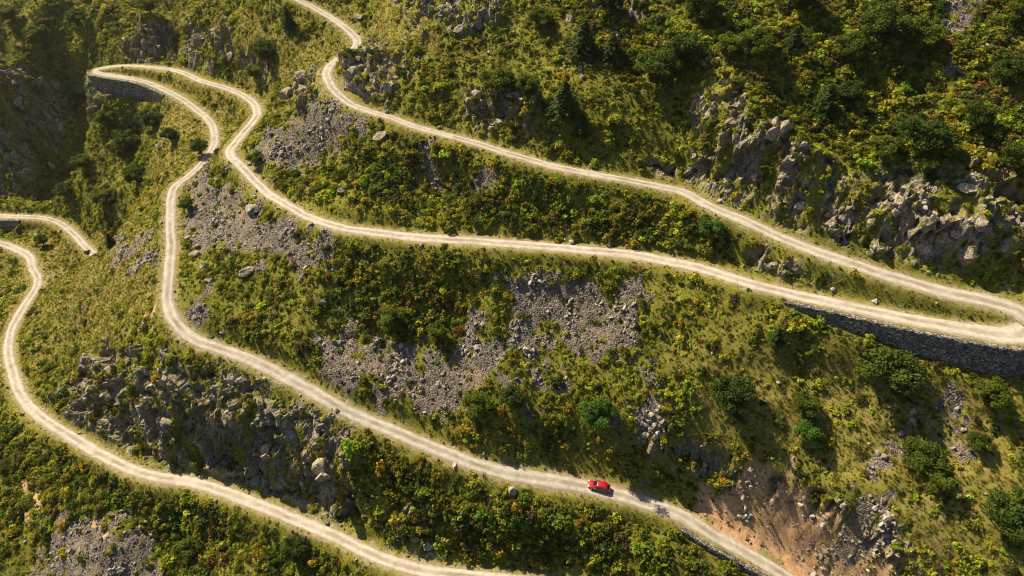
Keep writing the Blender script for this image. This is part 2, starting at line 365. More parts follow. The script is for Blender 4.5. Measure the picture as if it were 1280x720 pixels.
# ------------------------------------------------------------------ materials
class NT:
    def __init__(s, name):
        s.m = bpy.data.materials.new(name); s.m.use_nodes = True; s.t = s.m.node_tree; s.t.nodes.clear()
        s.out = s.n('ShaderNodeOutputMaterial')
    def n(s, typ, **kw):
        nd = s.t.nodes.new(typ)
        for k, v in kw.items(): setattr(nd, k, v)
        return nd
    def l(s, a, b): s.t.links.new(a, b)
    def val(s, sock, v):
        if isinstance(v, bpy.types.NodeSocket): s.l(v, sock)
        else: sock.default_value = v
    def pos(s): return s.n('ShaderNodeNewGeometry').outputs['Position']
    def attr(s, name, typ='GEOMETRY'):
        a = s.n('ShaderNodeAttribute', attribute_name=name, attribute_type=typ); return a
    def noise(s, vec, scale, detail=4, rough=.55, out=0):
        a = s.n('ShaderNodeTexNoise'); s.l(vec, a.inputs['Vector']); a.inputs['Scale'].default_value = scale; a.inputs['Detail'].default_value = detail; a.inputs['Roughness'].default_value = rough
        return a.outputs[out]
    def voro(s, vec, scale, feat='F1', out='Distance', rnd=1.0):
        a = s.n('ShaderNodeTexVoronoi', feature=feat); s.l(vec, a.inputs['Vector']); a.inputs['Scale'].default_value = scale
        a.inputs['Randomness'].default_value = rnd
        return a.outputs[out]
    def ramp(s, fac, stops, interp='LINEAR'):
        r = s.n('ShaderNodeValToRGB'); s.l(fac, r.inputs[0]); e = r.color_ramp.elements; r.color_ramp.interpolation = interp
        while len(e) < len(stops): e.new(0.5)
        for i, (p, c) in enumerate(stops):
            e[i].position = p; e[i].color = (c[0], c[1], c[2], 1) if not isinstance(c, (int, float)) else (c, c, c, 1)
        return r.outputs[0]
    def mix(s, fac, a, b, mode='MIX'):
        m = s.n('ShaderNodeMix', data_type='RGBA', blend_type=mode); s.val(m.inputs[0], fac)
        for sock, v in ((m.inputs[6], a), (m.inputs[7], b)):
            if isinstance(v, tuple): v = (v[0], v[1], v[2], 1)
            s.val(sock, v)
        return m.outputs[2]
    def math(s, op, a, b=0.0, clamp=False):
        m = s.n('ShaderNodeMath', operation=op, use_clamp=clamp); s.val(m.inputs[0], a); s.val(m.inputs[1], b); return m.outputs[0]
    def bump(s, h, strength=.5, dist=.1, normal=None):
        b = s.n('ShaderNodeBump'); s.l(h, b.inputs['Height']); b.inputs['Strength'].default_value = strength; b.inputs['Distance'].default_value = dist
        if normal is not None: s.l(normal, b.inputs['Normal'])
        return b.outputs[0]
    def principled(s, color, rough=.85, normal=None, **kw):
        p = s.n('ShaderNodeBsdfPrincipled'); s.val(p.inputs['Base Color'], (*color, 1) if isinstance(color, tuple) and len(color) == 3 else color); s.val(p.inputs['Roughness'], rough)
        p.inputs['Specular IOR Level'].default_value = kw.get('spec', .25)
        if 'metal' in kw: p.inputs['Metallic'].default_value = kw['metal']
        if 'coat' in kw: p.inputs['Coat Weight'].default_value = kw['coat']; p.inputs['Coat Roughness'].default_value = .06
        if normal is not None: s.l(normal, p.inputs['Normal'])
        return p.outputs[0]
    def done(s, sh): s.l(sh, s.out.inputs['Surface']); return s.m

def rock_color(t, vec):
    n1 = t.noise(vec, .35, 5, .6); n2 = t.noise(vec, 2.2, 5, .65)
    c = t.ramp(n2, [(.25, (.060, .052, .042)), (.42, (.155, .136, .112)), (.58, (.31, .275, .225)), (.78, (.46, .415, .345))])
    c = t.mix(t.ramp(n1, [(.45, 0), (.65, .55)]), c, (.21, .15, .09))
    return c
def rock_height(t, vec):
    h = t.noise(vec, 1.3, 8, .7); v = t.voro(vec, 1.6, 'DISTANCE_TO_EDGE'); v2 = t.voro(vec, 5.0, 'DISTANCE_TO_EDGE')
    return t.math('ADD', t.math('ADD', h, t.math('MULTIPLY', t.math('MINIMUM', v, .12), 4.0)), t.math('MULTIPLY', t.math('MINIMUM', v2, .1), 1.5))

def mat_ground():
    t = NT('mountainside'); P = t.pos()
    wp = t.n('ShaderNodeVectorMath', operation='ADD'); t.l(P, wp.inputs[0]); 
    nz = t.n('ShaderNodeTexNoise'); t.l(P, nz.inputs['Vector']); nz.inputs['Scale'].default_value = .8
    sc = t.n('ShaderNodeVectorMath', operation='SCALE'); t.l(nz.outputs['Color'], sc.inputs[0]); sc.inputs[3].default_value = .8
    t.l(sc.outputs[0], wp.inputs[1]); Pw = wp.outputs[0]
    # turf: patches of green, olive and straw with fine tufts
    g = t.ramp(t.noise(P, .09, 5, .6), [(.3, (.085, .094, .015)), (.5, (.14, .142, .022)), (.7, (.205, .19, .035))])
    tuft = t.noise(P, 4.5, 6, .75)
    g = t.mix(t.ramp(tuft, [(.35, .0), (.65, 1)]), t.mix(1.0, g, (.42, .42, .40), 'MULTIPLY'), t.mix(1.0, g, (1.35, 1.3, 1.2), 'MULTIPLY'))
    g = t.mix(t.ramp(t.noise(P, 1.1, 5, .7), [(.56, 0), (.68, .6)]), g, (.11, .060, .022))
    dry = t.math('MULTIPLY', t.attr('dry').outputs['Fac'], t.ramp(t.noise(P, .6, 5, .7), [(.4, .15), (.62, .85)]))
    g = t.mix(dry, g, (.20, .155, .055))
    # bare soil shoulder next to the roads, straw-coloured verge
    soil = t.ramp(t.noise(P, 3.0, 6, .7), [(.3, (.15, .118, .08)), (.7, (.34, .285, .21))])
    g = t.mix(t.attr('verge').outputs['Fac'], g, t.mix(t.ramp(t.noise(P, 1.3, 5, .7), [(.38, 0), (.62, 1)]), soil, (.16, .135, .045)))
    # red-brown earth
    earth = t.ramp(t.noise(P, 1.2, 7, .7), [(.3, (.23, .125, .060)), (.55, (.36, .225, .125)), (.75, (.50, .385, .265))])
    g = t.mix(t.attr('dirt').outputs['Fac'], g, earth)
    # scree: stones and grit
    vc = t.n('ShaderNodeTexVoronoi'); t.l(Pw, vc.inputs['Vector']); vc.inputs['Scale'].default_value = 3.2
    cellv = t.n('ShaderNodeSeparateColor'); t.l(vc.outputs['Color'], cellv.inputs[0])
    stone = t.ramp(cellv.outputs[0], [(0, (.05, .043, .036)), (.5, (.105, .091, .077)), (1, (.19, .166, .14))])
    stone = t.mix(t.ramp(t.noise(P, .25, 4, .6), [(.45, 0), (.65, .5)]), stone, (.23, .17, .12))
    g = t.mix(t.ramp(t.attr('scree').outputs['Fac'], [(.3, 0), (.7, 1)]), g, stone)
    rk = t.attr('rock').outputs['Fac']
    rm = t.math('MULTIPLY', rk, t.ramp(t.noise(P, .55, 5, .65), [(.36, 0.15), (.5, 1)]))
    g = t.mix(rm, g, rock_color(t, P))
    h1 = t.math('MULTIPLY', tuft, .6)
    hs = t.math('MULTIPLY', t.math('SUBTRACT', 1.0, vc.outputs['Distance']), t.attr('scree').outputs['Fac'])
    hr = t.math('MULTIPLY', rock_height(t, P), rk)
    h = t.math('ADD', t.math('ADD', h1, hs), hr)
    return t.done(t.principled(g, .95, t.bump(h, .8, .25), spec=.1))

def mat_road():
    t = NT('white_gravel_track'); P = t.pos()
    off = t.attr('across').outputs['Fac']; wob = t.noise(P, .12, 3); 
    o = t.math('ADD', off, t.math('MULTIPLY', t.math('SUBTRACT', wob, .5), .9))
    c = t.ramp(t.noise(P, 1.0, 7, .7), [(.3, (.25, .228, .195)), (.5, (.34, .312, .27)), (.7, (.41, .38, .333))])
    # wheel tracks are paler, the crown between them greyer
    ao = t.math('ABSOLUTE', o)
    tr = t.ramp(ao, [(0.0, 1.0), (.2, .85), (.38, 0), (.6, 0), (.8, .7), (1, 1.0)])
    sx = t.math('MULTIPLY', tr, t.ramp(t.noise(P, .35, 5, .6), [(.3, .35), (.6, 1)]))
    c = t.mix(t.math('MULTIPLY', sx, t.ramp(t.noise(P, .11, 4, .7), [(.35, .25), (.6, 1)])), c, (.165, .138, .10))
    c = t.mix(t.ramp(t.noise(P, .22, 6, .75), [(.52, 0), (.68, .55)]), c, (.21, .175, .13))
    c = t.mix(t.ramp(t.noise(P, 9, 4, .8), [(.6, 0), (.72, .5)]), c, (.28, .25, .21))
    ag = t.attr('verge').outputs['Fac']
    c = t.mix(t.math('MULTIPLY', ag, t.ramp(t.noise(P, 1.8, 5, .7), [(.42, 0), (.58, 1)])), c, (.20, .165, .09))
    h = t.math('ADD', t.noise(P, 6, 6, .75), t.math('MULTIPLY', t.ramp(ao, [(.25, 1), (.5, 0), (.8, 1)]), .7))
    return t.done(t.principled(c, .95, t.bump(h, .6, .08), spec=.1))

def mat_rock(name='grey_rock', tint=(1, 1, 1), moss=.5):
    t = NT(name); P = t.pos(); c = rock_color(t, P)
    c = t.mix(1.0, c, tint, 'MULTIPLY')
    geo = t.n('ShaderNodeNewGeometry'); sep = t.n('ShaderNodeSeparateXYZ'); t.l(geo.outputs['Normal'], sep.inputs[0])
    up = t.math('MULTIPLY', t.ramp(sep.outputs[2], [(.55, 0), (.85, 1)]), t.ramp(t.noise(P, .9, 5, .7), [(.5, 0), (.58, 1)]))
    c = t.mix(t.math('MULTIPLY', up, moss), c, (.085, .085, .022))
    return t.done(t.principled(c, .9, t.bump(rock_height(t, P), .7, .18), spec=.2))

def mat_stone(name='scree_stone'):
    t = NT(name); P = t.pos(); oi = t.attr('tint', 'INSTANCER').outputs['Fac']
    c = t.ramp(oi, [(0, (.06, .052, .042)), (.5, (.165, .144, .118)), (1, (.38, .338, .278))])
    c = t.mix(t.ramp(t.noise(P, 5, 4, .7), [(.35, 0), (.7, .5)]), c, (.16, .14, .12))
    return t.done(t.principled(c, .9, t.bump(t.noise(P, 8, 5, .7), .5, .05), spec=.2))

def mat_leaf(name, c0, c1, inst=False, transl=.38):
    t = NT(name); P = t.pos()
    n = t.noise(P, 1.6, 4, .7)
    if inst:
        c = t.attr('tcol', 'INSTANCER').outputs['Color']
        c = t.mix(1.0, c, t.ramp(n, [(.3, (.6, .62, .6)), (.7, (1.35, 1.3, 1.2))]), 'MULTIPLY')
    else:
        oi = t.n('ShaderNodeObjectInfo'); c = t.mix(t.ramp(n, [(.3, 0), (.7, 1)]), c0, c1)
        c = t.mix(1.0, c, t.ramp(oi.outputs['Random'], [(0, (.75, .8, .8)), (1, (1.3, 1.15, 1.0))]), 'MULTIPLY')
    d = t.principled(c, .7, spec=.12)
    tr = t.n('ShaderNodeBsdfTranslucent'); t.l(t.mix(1.0, c, (1.5, 1.45, .7), 'MULTIPLY'), tr.inputs['Color'])
    ms = t.n('ShaderNodeMixShader'); ms.inputs[0].default_value = transl; t.l(d, ms.inputs[1]); t.l(tr.outputs[0], ms.inputs[2])
    return t.done(ms.outputs[0])

def mat_wall():
    t = NT('dry_stone_wall'); uv = t.attr('wall_uv').outputs['Vector']
    mp = t.n('ShaderNodeVectorMath', operation='MULTIPLY'); t.l(uv, mp.inputs[0]); mp.inputs[1].default_value = (1.0, 1.7, 1.0)
    v = t.n('ShaderNodeTexVoronoi'); t.l(mp.outputs[0], v.inputs['Vector']); v.inputs['Scale'].default_value = 1.9
    e = t.voro(mp.outputs[0], 1.9, 'DISTANCE_TO_EDGE')
    s = t.n('ShaderNodeSeparateColor'); t.l(v.outputs['Color'], s.inputs[0])
    c = t.ramp(s.outputs[0], [(0, (.10, .092, .08)), (.5, (.21, .19, .165)), (1, (.36, .325, .28))])
    c = t.mix(t.ramp(e, [(.03, 1), (.09, 0)]), c, (.035, .032, .028))
    c = t.mix(t.ramp(t.noise(t.pos(), .7, 5, .7), [(.55, 0), (.7, .5)]), c, (.07, .07, .03))
    h = t.math('MINIMUM', e, .15)
    return t.done(t.principled(c, .92, t.bump(h, 1.0, .6), spec=.15))

def simple(name, c, rough=.6, **kw):
    t = NT(name); n = t.noise(t.pos(), 3, 4, .6)
    cc = t.mix(t.ramp(n, [(.3, 0), (.7, 1)]), tuple(x*.85 for x in c), tuple(min(1, x*1.15) for x in c))
    return t.done(t.principled(cc, rough, **kw))
M_ground, M_road, M_wall = mat_ground(), mat_road(), mat_wall()
M_rock = mat_rock(); M_rock_bare = mat_rock('pale_rock', (1.25, 1.22, 1.18), .15); M_stone = mat_stone()
M_bark = simple('bark', (.09, .065, .045), .95)
M_scrub = mat_leaf('scrub_leaves', (0, 0, 0), (0, 0, 0), True, .33)
M_tree = mat_leaf('dark_tree_leaves', (.030, .054, .009), (.070, .105, .014), transl=.3)
M_fir = mat_leaf('fir_needles', (.024, .048, .010), (.055, .090, .015), transl=.2)
M_bright = mat_leaf('bright_tree_leaves', (.055, .12, .016), (.11, .20, .026), transl=.4)
M_olive = mat_leaf('olive_bush_leaves', (.050, .060, .012), (.10, .105, .02), transl=.4)
M_green = mat_leaf('green_bush_leaves', (.050, .080, .012), (.11, .145, .018), transl=.4)
M_rust = mat_leaf('rusty_bush_leaves', (.12, .050, .014), (.20, .10, .022), transl=.4)
M_gold = mat_leaf('yellow_bush_leaves', (.13, .13, .014), (.21, .195, .022), transl=.4)

# ------------------------------------------------------------------ the ground
ny_, nx_ = GX.shape
idx = np.arange(nx_*ny_).reshape(ny_, nx_)
F = np.stack([idx[:-1, :-1].ravel(), idx[:-1, 1:].ravel(), idx[1:, 1:].ravel(), idx[1:, :-1].ravel()], 1)
me = mesh_np('ground', GV, F, M_ground, True)
rf = MK['rock'][F].mean(1) > .35; me.polygons.foreach_set('use_smooth', ~rf)
from mathutils.bvhtree import BVHTree
BVH = BVHTree.FromPolygons(GV.tolist(), F.tolist())
def drop(x, y, z):
    h = BVH.ray_cast(Vector((x, y, z+6)), Vector((0, 0, -1)), 14)
    return h[0].z if h[0] is not None else z
vn = fbm(xs/1.6, ys/1.6, 3, 55)
VERGE = np.clip((1-sstep(0.0, 1.1, ROADDIST+1.2*vn)) , 0, 1)
for k, a in (('rock', MK['rock']*away), ('scree', MK['scree']*sstep(.3, 1, ROADDIST)), ('dirt', MK['dirt']), ('dry', MK['dry']), ('verge', VERGE)): fattr(me, k, a)
ground = link(bpy.data.objects.new('ground', me)); ground['kind'] = 'structure'

# ------------------------------------------------------------------ the road: ribbons with rutted cross-section and ragged edges
def ribbon(keys):
    V = []; Fc = []; AC = []; VG = []
    for key in keys:
        R = ROADS[key]; n = len(R['hw']); NA = 17; s = np.arange(n)*0.5; b0 = len(V)
        e1 = 0.35*fbm(s/2.1, s*0+3, 4, 100+ord(key), .65); e2 = 0.35*fbm(s/2.1, s*0+9, 4, 200+ord(key), .65)
        for i in range(n):
            hw = R['hw'][i]
            for j in range(NA):
                a = -1+2*j/(NA-1); w = hw+(e1[i] if a < 0 else e2[i])*abs(a)**2
                x = R['p'][i, 0]+R['n'][i, 0]*a*w; y = R['p'][i, 1]+R['n'][i, 1]*a*w
                rut = -0.05*math.exp(-((abs(a)*hw-0.9)/0.28)**2)
                z = R['p'][i, 2]+rut+0.03-0.16*max(0, abs(a)-.8)/.2+0.02*math.sin(s[i]*1.3+a*5)*0.5
                V.append((x, y, z+CAM_Z)); AC.append(a); VG.append(max(0, abs(a)-.82)/.18)
            if i:
                for j in range(NA-1):
                    p = b0+(i-1)*NA+j; Fc.append((p, p+1, p+NA+1, p+NA))
    me = mesh_np('road', V, Fc, M_road, True); fattr(me, 'across', AC); fattr(me, 'verge', VG)
    return me
def road_obj(name, keys):
    o = link(bpy.data.objects.new(name, ribbon(keys))); o['kind'] = 'structure'
road_obj('upper_road', ['A']); road_obj('middle_road', ['B']); road_obj('car_road', ['C']); road_obj('lower_road', ['D']); road_obj('far_road', ['E'])

def pix(x, y, z):                                       # world (z absolute) -> photo pixel, for choosing what lies in view
    zz = z-CAM_Z; D = y*CP-zz*SP; v = (-(zz*CP)-y*SP)/D
    return 640+FPX*x/D, 360+FPX*v, D
def gz_at(x, y):
    z = grid_z(GZ, x, y)+CAM_Z; rk = fld(MK['rock'], x, y)
    for i in np.nonzero(rk > .02)[0]: z[i] = drop(x[i], y[i], z[i])
    return z
def fld(a, x, y): return grid_z(a.reshape(GX.shape), x, y)
def at(px, py):
    h = BVH.ray_cast(Vector((0, 0, CAM_Z)), Vector(ray(px, py)).normalized(), 700)
    return h[0].copy()

# ------------------------------------------------------------------ retaining walls
def tag(o, label, cat, group=None):
    o['label'] = label; o['category'] = cat
    if group: o['group'] = group
    return o
def build_wall(w, name, label, thick=.75):
    R = ROADS[w['road']]; sd = w['side']; idx = w['idx']; V = []; UV = []; Fc = []; rows = 14
    r = np.random.default_rng(5)
    for c, i in enumerate(idx):
        h = w['height'][c]+1.0; p = R['p'][i]; n = R['n'][i]*sd; o0 = R['hw'][i]+0.55
        prof = [(o0, -0.5), (o0, .10)]
        o1 = o0+thick
        prof += [(o1, .10)]+[(o1+0.10*h*(k/rows), .10-h*(k/rows)) for k in range(1, rows+1)]
        acc = 0.0; last = prof[0]
        for q, (o, dz) in enumerate(prof):
            acc += math.hypot(o-last[0], dz-last[1]); last = (o, dz)
            j = (r.random()-.5)*(.22 if q > 2 else .10)
            V.append((p[0]+n[0]*(o+j), p[1]+n[1]*(o+j), p[2]+dz+CAM_Z+(r.random()-.5)*.16)); UV.append((i*0.5, acc, 0))
        if c:
            m = len(prof); b = len(V)-2*m
            for q in range(m-1):
                f = (b+q, b+m+q, b+m+q+1, b+q+1); Fc.append(f if sd > 0 else f[::-1])
    me = mesh_np(name, V, Fc, M_wall); fattr(me, 'wall_uv', UV, 'FLOAT_VECTOR')
    o = link(bpy.data.objects.new(name, me)); tag(o, label, 'wall'); return o

# ------------------------------------------------------------------ rocks
def rock_mesh(name, seed, cuts=16, sub=3, rough=.06, stretch=(1, 1, 1), mat=None):
    r = np.random.default_rng(seed); bm = bmesh.new(); bmesh.ops.create_icosphere(bm, subdivisions=sub, radius=1.0)
    V = np.array([v.co[:] for v in bm.verts])
    for k in range(cuts):
        n = r.normal(size=3); n /= np.linalg.norm(n); d = r.uniform(.40, .74) if sub < 4 else 1; s = V@n; over = s > d
        V[over] -= np.outer(s[over]-d, n)
    V += rough*np.stack([fbm(V[:, 1]*2.1+seed, V[:, 2]*2.1+V[:, 0], 3, seed), fbm(V[:, 0]*2.1, V[:, 2]*2.1+V[:, 1], 3, seed+5), fbm(V[:, 1]*2.1-V[:, 2], V[:, 0]*2.1, 3, seed+9)], 1)*2
    V *= np.array(stretch)
    for v, c in zip(bm.verts, V): v.co = c
    me = bpy.data.meshes.new(name); bm.to_mesh(me); bm.free()
    if mat: me.materials.append(mat)
    return me
def crag_mesh(name, seed, mat):
    """a bedrock outcrop: tilted slabs and blocks grown together"""
    r = np.random.default_rng(seed); bm = bmesh.new(); tilt = r.uniform(-.5, .5)
    for b in range(r.integers(4, 7)):
        m = rock_mesh('t', seed*31+b, 13, 3, .06); k = len(bm.verts); bm.from_mesh(m); bpy.data.meshes.remove(m); bm.verts.ensure_lookup_table()
        T = Matrix.Translation((r.uniform(-1, 1)*.75, r.uniform(-1, 1)*.45, r.uniform(-.5, .45))) @ Euler((r.uniform(-.3, .3), tilt+r.uniform(-.25, .25), r.uniform(-.5, .5))).to_matrix().to_4x4() @ Matrix.Diagonal((r.uniform(.45, .8), r.uniform(.45, .75), r.uniform(.45, .8), 1))
        for v in bm.verts[k:]: v.co = T @ v.co
    me = bpy.data.meshes.new(name); bm.to_mesh(me); bm.free(); me.materials.append(mat); return me
BOULDERS = [rock_mesh('boulder', 40+i, 13+i, 3, .05, ((1, .8, .7), (1.2, .8, .55), (.9, 1, .8), (1.3, 1, .6))[i % 4], M_rock if i % 3 else M_rock_bare) for i in range(8)]
CRAGS = [crag_mesh('rock_outcrop', 300+i, M_rock if i % 2 else M_rock_bare) for i in range(9)]

# ------------------------------------------------------------------ leaves
def leaf_quads(C, N, size, r, jitter=.5):
    """small folded leaf sprays: centre C, facing N"""
    n = len(C); N = N+r.normal(size=(n, 3))*jitter; N /= np.linalg.norm(N, axis=1)[:, None]
    A = np.cross(N, r.normal(size=(n, 3))); A /= np.linalg.norm(A, axis=1)[:, None]+1e-9; B = np.cross(N, A)
    s = (size*r.uniform(.6, 1.3, n))[:, None]; k = r.uniform(.45, .8, n)[:, None]
    V = np.stack([C-A*s, C-B*s*k+N*s*.15, C+A*s, C+B*s*k+N*s*.15], 1).reshape(-1, 3)
    return V, np.arange(4*n).reshape(n, 4)
def dome(r, n, rad, squash=1.0):
    d = r.normal(size=(n, 3)); d /= np.linalg.norm(d, axis=1)[:, None]; d[:, 2] = np.abs(d[:, 2])*1.0-.15*r.random(n)
    return d, d*rad*(r.uniform(.55, 1.0, n)**.5)[:, None]*np.array([1, 1, squash])
def bush_mesh(name, seed, mat, lobes=9, per=70, leaf=.10):
    """radius about 1, height about 1"""
    r = np.random.default_rng(seed); Vs = []; Fs = []; k = 0
    for l in range(lobes):
        a = r.uniform(0, 2*math.pi); q = r.uniform(0, .68)**.8; rad = r.uniform(.28, .5)
        c = np.array([math.cos(a)*q, math.sin(a)*q, r.uniform(.05, .62)*(1-q*.6)])
        d, P = dome(r, per, rad, .95); V, F = leaf_quads(P+c, d, leaf, r, .7); Vs.append(V); Fs.append(F+k); k += len(V)
    return mesh_np(name, np.vstack(Vs), np.vstack(Fs), mat)
def stems_mesh(name, seed, mat, n=7, h=.8, rad=.03):
    r = np.random.default_rng(seed); bm = bmesh.new()
    for i in range(n):
        a = r.uniform(0, 6.28); q = r.uniform(.1, .6); tube(bm, [(0, 0, -.3), (math.cos(a)*q*.4, math.sin(a)*q*.4, h*.4), (math.cos(a)*q, math.sin(a)*q, h*.75)], [rad, rad*.7, rad*.25], 5)
    me = bpy.data.meshes.new(name); bm.to_mesh(me); bm.free(); me.materials.append(mat); return me
def tube(bm, pts, rad, seg=7):
    rings = []
    for i, p in enumerate(pts):
        p = Vector(p); d = (Vector(pts[min(i+1, len(pts)-1)])-Vector(pts[max(i-1, 0)])).normalized(); a = d.orthogonal().normalized(); b = d.cross(a)
        rings.append([bm.verts.new(p+(a*math.cos(t)+b*math.sin(t))*rad[i]) for t in [2*math.pi*k/seg for k in range(seg)]])
    for q, w in zip(rings, rings[1:]):
        for k in range(seg): bm.faces.new((q[k], q[(k+1) % seg], w[(k+1) % seg], w[k]))
    bm.faces.new(rings[0][::-1]); bm.faces.new(rings[-1])
def broad_crown(name, seed, mat, lobes=40, per=210, leaf=.024):
    """unit tree: height 1, crown radius about .5"""
    r = np.random.default_rng(seed); Vs = []; Fs = []; k = 0
    for l in range(lobes):
        d = r.normal(size=3); d /= np.linalg.norm(d); q = r.uniform(.35, 1)
        c = np.array([.42*d[0]*q, .42*d[1]*q, .56+.32*d[2]*q]); c[:2] += .05*r.normal(size=2); rad = r.uniform(.09, .17)
        dd = r.normal(size=(per, 3)); dd /= np.linalg.norm(dd, axis=1)[:, None]; P = c+dd*rad*(r.random(per)**.45)[:, None]*np.array([1, 1, .75])
        V, F = leaf_quads(P, dd, leaf, r, .8); Vs.append(V); Fs.append(F+k); k += len(V)
    return mesh_np(name, np.vstack(Vs), np.vstack(Fs), mat)
def broad_trunk(name, seed, mat):
    r = np.random.default_rng(seed); bm = bmesh.new()
    tube(bm, [(0, 0, -.12), (.01, 0, .15), (.03, .02, .38), (.01, .04, .62), (0, .02, .8)], [.045, .035, .026, .014, .005])
    for i in range(9):
        z = r.uniform(.2, .6); a = r.uniform(0, 6.28); L = r.uniform(.22, .4); c = Vector((math.cos(a), math.sin(a), .6))
        tube(bm, [Vector((.02, .02, z)), Vector((.02, .02, z))+c*L*.5, Vector((.02, .02, z))+c*L+Vector((0, 0, .03))], [.016, .010, .003], 5)
    me = bpy.data.meshes.new(name); bm.to_mesh(me); bm.free(); me.materials.append(mat); return me
def fir_crown(name, seed, mat):
    r = np.random.default_rng(seed); Cs = []; Ns = []
    tiers = 15
    for i in range(tiers):
        z = .10+.88*(i/(tiers-1))**.95; R_ = .36*(1-z)**.8+.015; nb = int(6+9*(1-z))
        for b in range(nb):
            a = 2*math.pi*(b+r.random())/nb; L = R_*r.uniform(.65, 1.15); m = int(12+46*L/.36)
            t = r.random(m)**.75; w = .05*(1-t)*(1-z*.5)+.012
            lat = r.normal(size=m)*w
            x = math.cos(a)*t*L-math.sin(a)*lat; y = math.sin(a)*t*L+math.cos(a)*lat
            Cs.append(np.stack([x, y, z-.10*t*L/.36+.02*r.normal(size=m)], 1)); Ns.append(np.tile([math.cos(a)*.5, math.sin(a)*.5, .8], (m, 1)))
    C = np.vstack(Cs); V, F = leaf_quads(C, np.vstack(Ns), .022, r, .6); return mesh_np(name, V, F, mat)
def fir_trunk(name, mat):
    bm = bmesh.new(); tube(bm, [(0, 0, -.1), (0, 0, .3), (0, 0, .7), (0, 0, .99)], [.03, .022, .011, .002])
    me = bpy.data.meshes.new(name); bm.to_mesh(me); bm.free(); me.materials.append(mat); return me

# ------------------------------------------------------------------ ground cover nobody could count: instanced scrub and scree
def scatter(name, label, cat, pts, rot, scl, var, sources, attrs):
    """one object: a cloud of points, each carrying a copy of one of the source meshes"""
    me = bpy.data.meshes.new(name); me.vertices.add(len(pts)); me.vertices.foreach_set('co', np.asarray(pts, np.float32).ravel())
    fattr(me, 'rot', rot, 'FLOAT_VECTOR'); fattr(me, 'scl', scl, 'FLOAT_VECTOR')
    a = me.attributes.new('var', 'INT', 'POINT'); a.data.foreach_set('value', np.asarray(var, np.int32))
    for k, (d, t) in attrs.items(): fattr(me, k, d, t)
    o = link(bpy.data.objects.new(name, me)); o['kind'] = 'stuff'; o['label'] = label; o['category'] = cat
    ng = bpy.data.node_groups.new(name, 'GeometryNodeTree'); ng.interface.new_socket('Geometry', in_out='INPUT', socket_type='NodeSocketGeometry'); ng.interface.new_socket('Geometry', in_out='OUTPUT', socket_type='NodeSocketGeometry')
    gi = ng.nodes.new('NodeGroupInput'); go = ng.nodes.new('NodeGroupOutput'); jo = ng.nodes.new('GeometryNodeJoinGeometry')
    for s in reversed(sources):
        so = bpy.data.objects.new(name+'_source', s); oi = ng.nodes.new('GeometryNodeObjectInfo'); oi.inputs['Object'].default_value = so; oi.inputs['As Instance'].default_value = True
        ng.links.new(oi.outputs['Geometry'], jo.inputs[0])
    ip = ng.nodes.new('GeometryNodeInstanceOnPoints'); ng.links.new(gi.outputs[0], ip.inputs['Points']); ng.links.new(jo.outputs[0], ip.inputs['Instance'])
    ip.inputs['Pick Instance'].default_value = True
    def na(nm, ty):
        n = ng.nodes.new('GeometryNodeInputNamedAttribute'); n.data_type = ty; n.inputs['Name'].default_value = nm; return n.outputs['Attribute']
    ng.links.new(na('var', 'INT'), ip.inputs['Instance Index']); ng.links.new(na('scl', 'FLOAT_VECTOR'), ip.inputs['Scale'])
    e2r = ng.nodes.new('FunctionNodeEulerToRotation'); ng.links.new(na('rot', 'FLOAT_VECTOR'), e2r.inputs[0]); ng.links.new(e2r.outputs[0], ip.inputs['Rotation'])
    ng.links.new(ip.outputs[0], go.inputs[0])
    md = o.modifiers.new('scatter', 'NODES'); md.node_group = ng
    return o
SLX, SLY = np.gradient(GZ, gx, axis=1), np.gradient(GZ, gy, axis=0)
def in_view(n, dens):
    x = rng.uniform(-178, 104, n); y = rng.uniform(44, 300, n); z = grid_z(GZ, x, y)+CAM_Z; px, py, D = pix(x, y, z)
    m = (px > -70) & (px < 1350) & (py > -60) & (py < 800); x, y = x[m], y[m]
    area = np.clip(np.sqrt(1+grid_z(SLX, x, y)**2+grid_z(SLY, x, y)**2), 1, 6)
    m = rng.random(len(x)) < dens(x, y)*area/1.9; x, y = x[m], y[m]; z = gz_at(x, y); return x, y, z
    m = None
    return x[m], y[m], z[m]

def scrub_density(x, y):
    rock = fld(MK['rock'], x, y); scr = fld(MK['scree'], x, y); dirt = fld(MK['dirt'], x, y); rd = fld(ROADDIST, x, y)
    cl = sstep(-.22, .06, fbm(x/3.2, y/3.2, 4, 401, .6)+.25*fld(MK['lush'], x, y)-.12*fld(MK['dry'], x, y))
    iso = sstep(.35, .8, fld(MK['dry'], x, y))*.30
    return (0.34-.6*iso+.56*cl)*(1-.90*rock)*(1-.955*scr)*(1-.93*dirt)*sstep(.25, .8, rd+.7*fbm(x/2, y/2, 3, 402))
sx_, sy_, sz_ = in_view(560000, scrub_density)
n = len(sx_); lush = fld(MK['lush'], sx_, sy_); dry = fld(MK['dry'], sx_, sy_); aut = fld(MK['autumn'], sx_, sy_); rdd = fld(ROADDIST, sx_, sy_)
spec = fbm(sx_/4.5, sy_/4.5, 4, 410, .6)+.35*rng.normal(size=n)*.6
spec2 = fbm(sx_/7, sy_/7, 4, 430, .6)+.25*rng.normal(size=n)*.6
PAL = np.array([(.045,.070,.012),(.115,.138,.017),(.235,.240,.026),(.27,.29,.030),(.150,.085,.030),(.250,.215,.075),(.095,.070,.034)])
ci = np.where(spec+.18*dry-.22*lush > .22, 3, np.where(spec+.10*dry-.15*lush > -.02, 2, np.where(spec > -.30, 1, 0)))
ci = np.where(spec2+.24*aut > .62, 4, ci); ci = np.where((spec2 < -.36-.1*lush+.18*dry) , 5, ci); ci = np.where(rng.random(n) < .05, 6, ci)
